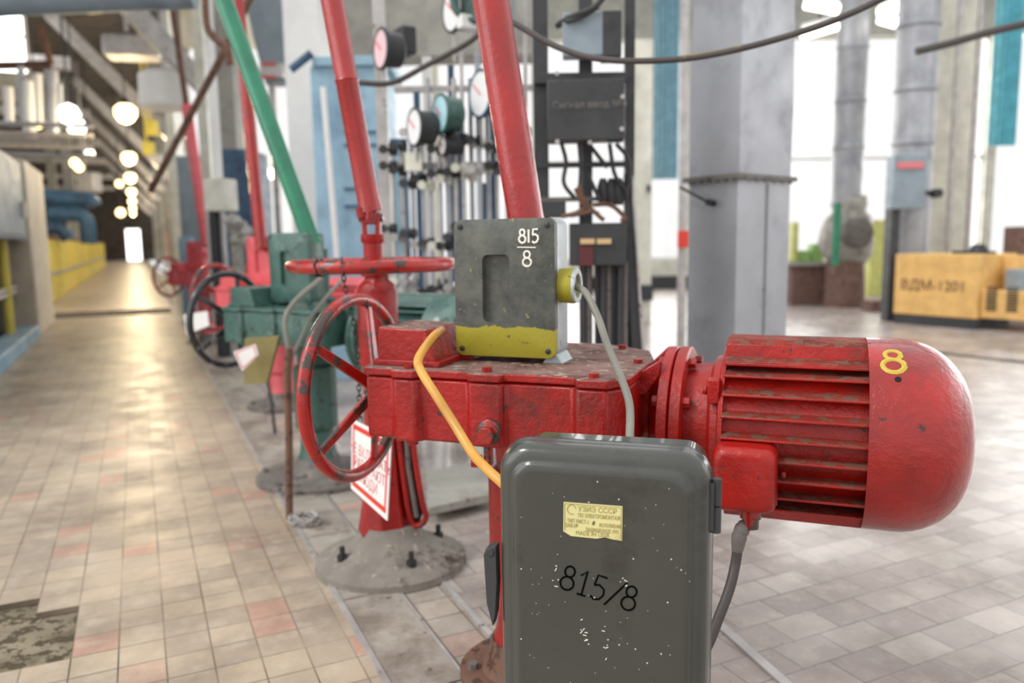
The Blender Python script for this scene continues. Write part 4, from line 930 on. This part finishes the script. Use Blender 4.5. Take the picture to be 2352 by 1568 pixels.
b = MB(); vp(b, 1570, 530, 568, 6.45, .05); part('red_band', b, 'sgn_red', o, world=True)
# round ducts
t = thing('round_duct', 'round galvanised duct ending in a lumpy foil wrapped valve', 'duct', (P(1950, 700, 10.7).x, 10.7, 0), 0)
c = P(1946, 400, 10.7); zt = 6.2; zv = P(1946, 450, 10.7).z
b = MB(); b.tube([V((c.x, c.y, zv-.1)), V((c.x, c.y, 5.78))], .20, 24); part('duct_pipe', b, 'galv', t, world=True)
for y_ in (112, 234, 340):
    b = MB(); z = P(1946, y_, 10.7).z; b.lathe([(z-.03, .20), (z-.015, .215), (z+.015, .215), (z+.03, .20)], (c.x, c.y, 0)); part('duct_joint', b, 'galv', t, world=True)
random.seed(4); b = MB()
prof = [(450, .21), (470, .24), (485, .22), (500, .30), (530, .34), (560, .36), (590, .28), (605, .22)]
for i, (y_, r_) in enumerate(prof): pass
b.loft([[V((c.x+.04+(r_*(1+.13*random.uniform(-1, 1)))*cos(2*pi*k/18), c.y+r_*sin(2*pi*k/18), P(1946, y_, 10.7).z)) for k in range(18)] for y_, r_ in prof]); part('wrapped_valve', b, 'wrap', t, world=True, angle=80, label='foil wrapped valve body')
b = MB(); p_ = P(1968, 535, 10.35); b.lathe([(-.1, .12), (-.06, .2), (.1, .2)], p_, 'y', 16); part('valve_cap', b, 'grey', t, world=True)
b = MB(); b.lathe([(0, .27), (.3, .26), (.62, .24), (.66, .2)], (c.x+.02, c.y, 0), 'z', 24); part('duct_base', b, 'brick', t, world=True, label='brown pedestal')
b = MB(); p_ = P(1922, 520, 10.2); b.tube([p_+V((0, 0, .3)), p_-V((0, 0, .5))], .05, 8); part('level_tube', b, 'greenp', t, world=True, label='slim green tube')
t = thing('round_duct', 'round galvanised duct with joints behind the grey switch cabinet', 'duct', (P(2098, 700, 9.2).x, 9.2, 0), 0)
c = P(2098, 300, 9.2); b = MB(); b.tube([V((c.x, c.y, .0)), V((c.x, c.y, 5.78))], .22, 24); part('duct_pipe', b, 'galv', t, world=True)
for y_ in (60, 208, 330): b = MB(); z = P(2098, y_, 9.2).z; b.lathe([(z-.03, .22), (z-.015, .24), (z+.015, .24), (z+.03, .22)], (c.x, c.y, 0)); part('duct_joint', b, 'galv', t, world=True)
t = thing('switch_cabinet', 'grey wall switch cabinet with red strip above the tan welding machine', 'cabinet', (P(2095, 700, 9).x, 9., 0), 0)
b = MB(); pb(b, 2052, 355, 2128, 480, 8.68, .22, 4); part('cabinet_body', b, 'bluegrey', t, world=True, bevel=.01)
b = MB(); pb(b, 2062, 372, 2122, 386, 8.66, .02, 4); part('red_strip', b, 'sgn_pink', t, world=True)
b = MB(); pb(b, 2128, 438, 2150, 448, 8.7, .05); c = P(2150, 444, 8.7); b.lathe([(-.06, .05), (.06, .05)], c, 'y', 12); part('cabinet_handle', b, 'blk', t, world=True)
b = MB(); pb(b, 2046, 480, 2066, 600, 8.72, .16); zb = min(v.co.z for v in b.b.verts)
for v in b.b.verts:
    if abs(v.co.z-zb) < 1e-4: v.co.z = 0
part('cabinet_leg', b, 'blk2', t, world=True)
# riser pipes on the cream pier
for px_, lab in ((2190, 'thin vertical pipe on the cream pier, left of two'), (2236, 'thin vertical pipe at the right edge of the cream pier')):
    b = MB(); c = P(px_, 300, 9.45); b.tube([V((c.x, c.y, 0)), V((c.x, c.y, 6))], .03, 8); solo('riser_pipe', b, 'steel', lab, 'pipe')
# fluorescent lamps under the hall roof
for k, (a, c, lab) in enumerate((((1850, 8), (1925, 22), 'upper left white tube lamp right of the galvanised duct'), ((1842, 80), (1922, 58), 'slanting white tube lamp just under the sagging cable'), ((2020, 30), (2082, 8), 'white tube lamp between the two round ducts, highest'), ((2020, 42), (2078, 58), 'white tube lamp between the two round ducts, lower'))):
    t = thing('tube_lamp', lab, 'lamp', P(*a, 10), 0, 'tube lamps under the hall roof'); dl = 10+.45*(k % 2); p, q_ = P(a[0], a[1], dl), P(c[0], c[1], dl)
    b = MB(); b.tube([p, q_], .065, 10); part('lamp_tube', b, 'lampw', t, world=True)
    b = MB(); b.tube([p+V((0, 0, .09)), q_+V((0, 0, .09))], .04, 4); part('lamp_housing', b, 'white', t, world=True)
    b = MB(); m_ = (p+q_)/2; b.tube([m_+V((0, 0, .1)), V((m_.x, m_.y, 6.2))], .01, 6); part('lamp_hanger', b, 'blk', t, world=True)
# welding machine
wA = G(2050, 742); wdir = (G(2242, 758)-wA); wyaw = atan2(wdir.y, wdir.x); WL = wdir.length
t = thing('welding_machine', 'tan boxy welding machine with stencilled name on the hall floor', 'welding machine', (wA.x, wA.y, 0), wyaw)
zt = P(2140, 584, (wA.y+wdir.y/2)).z
b = MB(); b.box(0, WL, 0, .75, .11, zt); bd = part('machine_body', b, 'wood', t, bevel=.008)
b = MB(); b.box(.01, WL-.02, .01, .72, .0, .11); part('machine_skid', b, 'blk2', t)
b = MB(); b.box(WL, WL+.42, .06, .72, .12, zt*.52); part('front_shelf', b, 'wood', t, bevel=.006)
b = MB(); b.box(WL, WL+.28, .45, .72, zt*.52, zt-.02); part('control_tower', b, 'wood', t, bevel=.006)
for k in range(2):
    b = MB()
    for j in range(9): b.box(WL+.05+.19*k, WL+.15+.19*k, .052, .06, .2+j*.028, .215+j*.028)
    part('vent_grille', b, 'blk', t)
b = MB(); b.box(WL+.1, WL+.26, .3, .44, zt*.52, zt*.8); part('control_knob_box', b, 'bluegrey', t, bevel=.01)
b = MB(); b.lathe([(0, .1), (.06, .08), (.1, .05)], (WL*.78, .35, zt), 'z', 16); b.box(WL*.5, WL*.95, .3, .4, zt, zt+.03); part('lifting_handle', b, 'blk', t)
text('ВДМ-1201', .155, 'rust', bd, Matrix.Translation((WL*.47, -.003, zt*.56)) @ FRONT, .002, sx=.95)
# bench with clutter behind the duct
t = thing('work_bench', 'brown machine bench beside the pedestal behind the galvanised duct', 'bench', (P(1855, 690, 11).x, 11., 0), 0)
b = MB(); pb(b, 1818, 608, 1900, 700, 11, .6); zb = min(v.co.z for v in b.b.verts)
for v in b.b.verts:
    if abs(v.co.z-zb) < 1e-4: v.co.z = 0
part('bench_body', b, 'brick', t, world=True, bevel=.02)
b = MB(); pb(b, 1812, 602, 1906, 610, 10.95, .7); part('bench_top', b, 'conc', t, world=True)
for px0, px1, y0, mt, nm, lab in ((1822, 1834, 510, 'lyel', 'yellow_jar', 'tall yellow container at the left of the bench'), (1836, 1862, 575, 'lgreen', 'green_box', 'light green box on the brown bench'), (1866, 1892, 560, 'lgreen', 'green_box', 'second light green box on the bench, nearer the wrapped valve')):
    b = MB(); pb(b, px0, y0, px1, 600.5, 11.2, .2); solo(nm, b, mt, lab, 'container', bevel=.01)
b = MB(); pb(b, 2000, 505, 2046, 668, 12.5, .2); zb = min(v.co.z for v in b.b.verts)
for v in b.b.verts:
    if abs(v.co.z-zb) < 1e-4: v.co.z = 0
solo('storage_locker', b, 'lyel', 'pale yellow locker behind the wrapped valve', 'locker')
b = MB(); b.box(0, .45, 0, .3, 0, .14, Matrix.Translation(G(2000, 716))); solo('floor_block', b, 'brick', 'low brown block on the floor left of the welding machine', 'block', bevel=.01)
b = MB(); c = P(2340, 600, 8.6); b.box(0, .5, 0, .3, 0, P(2340, 520, 8.6).z, Matrix.Translation(V((c.x, c.y, 0)))); solo('side_locker', b, 'brick', 'brown locker cut by the right edge behind the welding machine', 'locker', bevel=.01)

# ================================================================== corridor left
t = thing('guard_railing', 'yellow slatted guard railing along the left of the long corridor', 'railing', K(-1.3, 14, 0), 0)
b = MB(); kbox(b, -1.31, -1.27, 13.6, 40, 1.09, 1.15); part('top_rail', b, 'rust', t, world=True)
b = MB(); kbox(b, -1.31, -1.28, 13.6, 40, .06, .36); part('kick_board', b, 'ylw', t, world=True)
b = MB(); kbox(b, -1.31, -1.27, 13.6, 40, .48, .53); part('mid_rail', b, 'galv', t, world=True)
b = MB(); v_ = 13.65
while v_ < 40: kbox(b, -1.305, -1.285, v_, v_+.09, .36, 1.09); v_ += .16 if v_ < 25 else .3
part('slats', b, 'ylw', t, world=True)
for v_ in (13.6, 16.6, 20, 24, 28, 33, 39.9): b = MB(); kbox(b, -1.34, -1.27, v_, v_+.07, 0, 1.15); part('post', b, 'ylw', t, world=True)
t = thing('guard_railing', 'short yellow railing post with rails at the left edge', 'railing', K(-1.12, 6.9, 0), 0)
for px_ in (12,):
    b = MB(); q_ = PU(12, 640, -1.15); b.tube([V((q_.x, q_.y, 0)), V((q_.x, q_.y, 1.12))], .045, 10); part('post', b, 'ylw', t, world=True)
b = MB(); vq = PU(12, 640, -1.15).dot(CV)
for z in (.5, .55): b.tube([K(-1.15, vq-2, z), K(-1.15, vq+3.2, z)], .02, 8)
part('rail', b, 'steel', t, world=True)
b = MB(); kbox(b, -1.2, -.98, 5.0, 9.66, 0, .13); solo('blue_kerb', b, 'lblue', 'light blue kerb along the left foot of the corridor', 'kerb', bevel=.01)
b = MB(); kbox(b, -1.35, -.99, 9.7, 11.5, .0, 1.87)
solo('beige_partition', b, 'beige', 'tall beige partition end standing left before the railing', 'partition', bevel=.02)
t = thing('wall_cabinet', 'blue grey cabinet at the left edge before the beige partition', 'cabinet', K(-1.2, 6, 0), 0)
b = MB(); kbox(b, -1.6, -1.02, 4.8, 9.66, 1.03, 1.82); part('cabinet_body', b, 'bluegrey', t, world=True, bevel=.02)
b = MB(); kbox(b, -1.02, -1.005, 5, 9.5, 1.07, 1.78); part('cabinet_door', b, 'bluegrey', t, world=True, bevel=.01)
b = MB(); kbox(b, -1.005, -.97, 9.2, 9.32, 1.25, 1.4); part('cabinet_handle', b, 'steel', t, world=True)
b = MB(); kbox(b, -1.58, -1.3, 9.0, 9.6, 0, 1.03); part('cabinet_stand', b, 'blk2', t, world=True)
b = MB(); kbox(b, -2.4, -1.7, 5, 12, 0, 1.5); solo('dark_machine', b, 'blk2', 'dark machine block behind the left edge railing post', 'machine', bevel=.03)  # dark block paints in the shade of the void below the cabinet
# blue piping machine
t = thing('blue_pipework', 'dark blue bent pipework in the shade beyond the beige partition', 'pipework', K(-3, 17, 0), 0)
q1 = [PV(100, 455, 17), PV(160, 458, 17), PV(205, 462, 17), PV(214, 475, 17)]
b = MB(); b.tube(spline(q1, 5), .16, 12); part('upper_pipe', b, 'dblue', t, world=True)
b = MB(); b.tube(spline([PV(110, 492, 16.6), PV(160, 492, 16.6), PV(188, 496, 16.6), PV(202, 515, 16.6), PV(204, 560, 16.6)], 5), .13, 12); part('lower_pipe', b, 'dblue', t, world=True)
b = MB(); b.tube(spline([PV(110, 522, 16.4), PV(140, 526, 16.4), PV(158, 550, 16.4)], 5), .12, 12); part('elbow', b, 'dblue', t, world=True)
b = MB(); b.tube([K(-2.2, 17, 0), K(-2.2, 17, 1.0)], .12, 10); b.tube([K(-3.4, 17, 0), K(-3.4, 17, 1.9)], .12, 10); part('leg', b, 'dblue', t, world=True)
# brace beams of the corridor, one frame every 6 m
random.seed(6)
for i, v_ in enumerate((10.4, 16.4, 22.4, 28.4, 34.4, 42, 50)):
    aa, cc_ = PV(112, 30, 16.4), PV(425, 345, 16.4); zl, zr, ul, ur = aa.z, cc_.z, aa.dot(CU), cc_.dot(CU)
    b = MB(); a, c = K(ul, v_, zl), K(ur, v_, zr); n_ = (c-a).cross(CV).normalized()*.11; s2 = CV*.10
    b.hexa([a-n_-s2, a-n_+s2, a+n_+s2, a+n_-s2], [c-n_-s2, c-n_+s2, c+n_+s2, c+n_-s2])
    b2 = MB(); b2.hexa([K(-4.5, v_, 4.1), K(-4.5, v_+.2, 4.1), K(-4.5, v_+.2, 4.3), K(-4.5, v_, 4.3)], [K(-.8, v_, 4.1), K(-.8, v_+.2, 4.1), K(-.8, v_+.2, 4.3), K(-.8, v_, 4.3)])
    word = ('nearest of the row, cut by the top edge', 'second of the row from the camera', 'third of the row from the camera', 'fourth of the row from the camera', 'fifth of the row from the camera', 'second farthest of the row', 'farthest of the row')[i]
    t = thing('roof_brace', 'slanting steel roof brace, '+word, 'beam', K(ur, v_, 0), 0, 'slanting braces over the corridor')
    part('diagonal_beam', b, 'steel', t, world=True, bevel=.01); part('tie_beam', b2, 'steel', t, world=True)
    b = MB(); kbox(b, ur, ur+.16, v_-.1, v_+.1, 0, 5.3); part('post', b, 'conc', t, world=True)
# hanging lamps of the corridor
for i, v_ in enumerate((13, 19.5, 25, 31.5, 38, 45, 52)):
    word = ('nearest and largest of the row', 'second of the row', 'third of the row', 'fourth of the row', 'fifth of the row', 'sixth of the row', 'farthest of the row')[i]
    c = K(0, v_, 2.88); t = thing('pendant_lamp', 'glowing warm pendant lamp over the corridor, '+word, 'lamp', c, 0, 'warm pendant lamps over the corridor')
    b = MB(); b.lathe([(-.15, .02), (-.12, .09), (-.04, .15), (.06, .15), (.12, .08)], c, 'z', 16); part('lamp_globe', b, 'lamp', t, world=True)
    b = MB(); b.lathe([(.11, .09), (.16, .06), (.22, .02)], c, 'z', 12); b.tube([c+V((0, 0, .2)), c+V((0, 0, 2.42))], .01, 6); part('lamp_stem', b, 'blk', t, world=True)
    l = D.lights.new('lamp_light', 'POINT'); l.energy = 100; l.color = (1, .8, .5); l.shadow_soft_size = .15; lo = D.objects.new('lamp_light', l); COL.objects.link(lo); lo.location = c-V((0, 0, .3))
for i, (px_, py_, v_, lab) in enumerate(((172, 374, 19, 'left one of two close small lamps left of the corridor'), (181, 384, 20.5, 'right one of two close small lamps left of the corridor'), (274, 422, 24, 'small lamp left of the pendant row'), (88, 280, 14, 'small warm lamp high at the far left'), (176, 292, 14, 'bright white floodlight high at the left'), (158, 262, 12.3, 'bright white floodlight above the lower one at the left'), (206, 352, 20, 'dim white lamp under the left beams'), (277, 488, 40, 'pinkish distant lamp left of the far pendants'))):
    c = PV(px_, py_, v_); t = thing('small_lamp', lab, 'lamp', c, 0); r_ = .1 if v_ < 30 else .2
    if 'flood' in lab: r_ = .14
    b = MB(); b.lathe([(-r_, .01), (-r_*.7, r_*.7), (0, r_), (r_*.7, r_*.7), (r_, .01)], c, 'z', 12); part('lamp_globe', b, 'lampw' if 'white' in lab else 'lamp', t, world=True)
    b = MB(); b.tube([c+V((0, 0, r_)), V((c.x, c.y, 5.3))], .012, 6); part('lamp_stem', b, 'blk', t, world=True)
# end door, its brightness put in as surface glow
b = MB(); kbox(b, -.5, .3, 58.05, 58.1, 0, 2.05); d_ = struct('door_1', b, 'lampw', smooth=False)
# overhead pipe at top left, white drum, ceiling box
b = MB(); b.tube([P(-250, -5, 6), P(0, -30, 6), P(440, -45, 6.2)], .2, 24); solo('overhead_pipe', b, 'bluegrey', 'thick blue grey pipe across the top left corner', 'pipe')
b = MB(); b.tube([P(200, 18, 6.6), P(290, 8, 6.6)], .05, 10); solo('yellow_pipe', b, 'ylw', 'short yellow pipe just under the thick blue grey pipe', 'pipe')
b = MB(); c = P(383, 250, 10); b.lathe([(0, .28), (.04, .31), (.40, .30), (.46, .22)], c, 'z', 28); o = solo('ceiling_drum', b, 'white', 'white drum shaped fan housing under the corridor roof', 'fan housing')
b = MB(); b.tube([c+V((0, 0, .4)), V((c.x, c.y, 5.3))], .03, 8); part('hanger', b, 'steel', o, world=True)
b = MB(); pb(b, 232, 72, 362, 122, 11, .5, -15); o = solo('ceiling_box', b, 'steel', 'long pale duct box hanging above the white drum', 'duct box', bevel=.03)
c = P(290, 72, 11.2); b = MB(); b.tube([V((c.x, c.y, c.z)), V((c.x, c.y, 5.3))], .03, 8); part('hanger', b, 'steel', o, world=True)
for px_, y0, y1, lab in ((345, 275, 310, 'yellow hoist box under the braces, upper'), (336, 325, 355, 'yellow hoist box under the braces, lower')):
    b = MB(); pb(b, px_-9, y0, px_+9, y1, 14, .2); c = P(px_, y0, 14.1); b.tube([V((c.x, c.y, c.z)), V((c.x, c.y, 5.3))], .02, 6); solo('hoist_box', b, 'ylw', lab, 'hoist')
# left overhead mezzanine steelwork
t = thing('pipe_gallery', 'pale pipes and beams crowded high at the far left', 'pipe gallery', K(-3.4, 14, 0), 0)
for y_, d_ in ((290, 13), (312, 13.2), (340, 15), (358, 16)):
    b = MB(); b.tube([PV(-60, y_-8, d_), PV(215, y_, d_)], .035, 8); part('beam', b, ('steel', 'rust', 'galv', 'steel')[int(y_) % 4], t, world=True)
for px_ in (20, 48, 66, 88, 118, 135):
    b = MB(); a = PV(px_, random.randint(150, 200), 13.5); c = PV(px_+4, random.randint(285, 320), 13.5); b.tube([a, c], random.choice((.05, .07, .09)), 10); part('pipe', b, random.choice(('steel', 'white', 'galv')), t, world=True)
for u_ in (-4.2, -2.45): b = MB(); kbox(b, u_, u_+.12, 13.4, 13.52, 0, 5.3); part('post', b, 'galv', t, world=True)
b = MB(); b.tube([PV(-60, 152, 13.6), PV(118, 148, 13.6)], .06, 8); b.tube([PV(118, 148, 13.6), PV(90, 60, 13.6)], .05, 8); part('window_rail', b, 'rust', t, world=True)
b = MB(); pb(b, 175, 395, 215, 440, 19, .4); c = P(195, 395, 19.2); b.tube([V((c.x, c.y, c.z)), V((c.x, c.y, 5.3))], .03, 6); solo('white_unit', b, 'steel', 'pale equipment box above the dark blue pipework', 'equipment box', bevel=.05)
# far posts left of the corridor
for u_, v_, lab in ((-1.45, 24, 'pale concrete post at the far end of the yellow railing'), (-2.3, 30, 'pale post behind the yellow railing')):
    b = MB(); kbox(b, u_-.15, u_+.1, v_, v_+.3, 0, 5.3); solo('concrete_post', b, 'conc', lab, 'post')
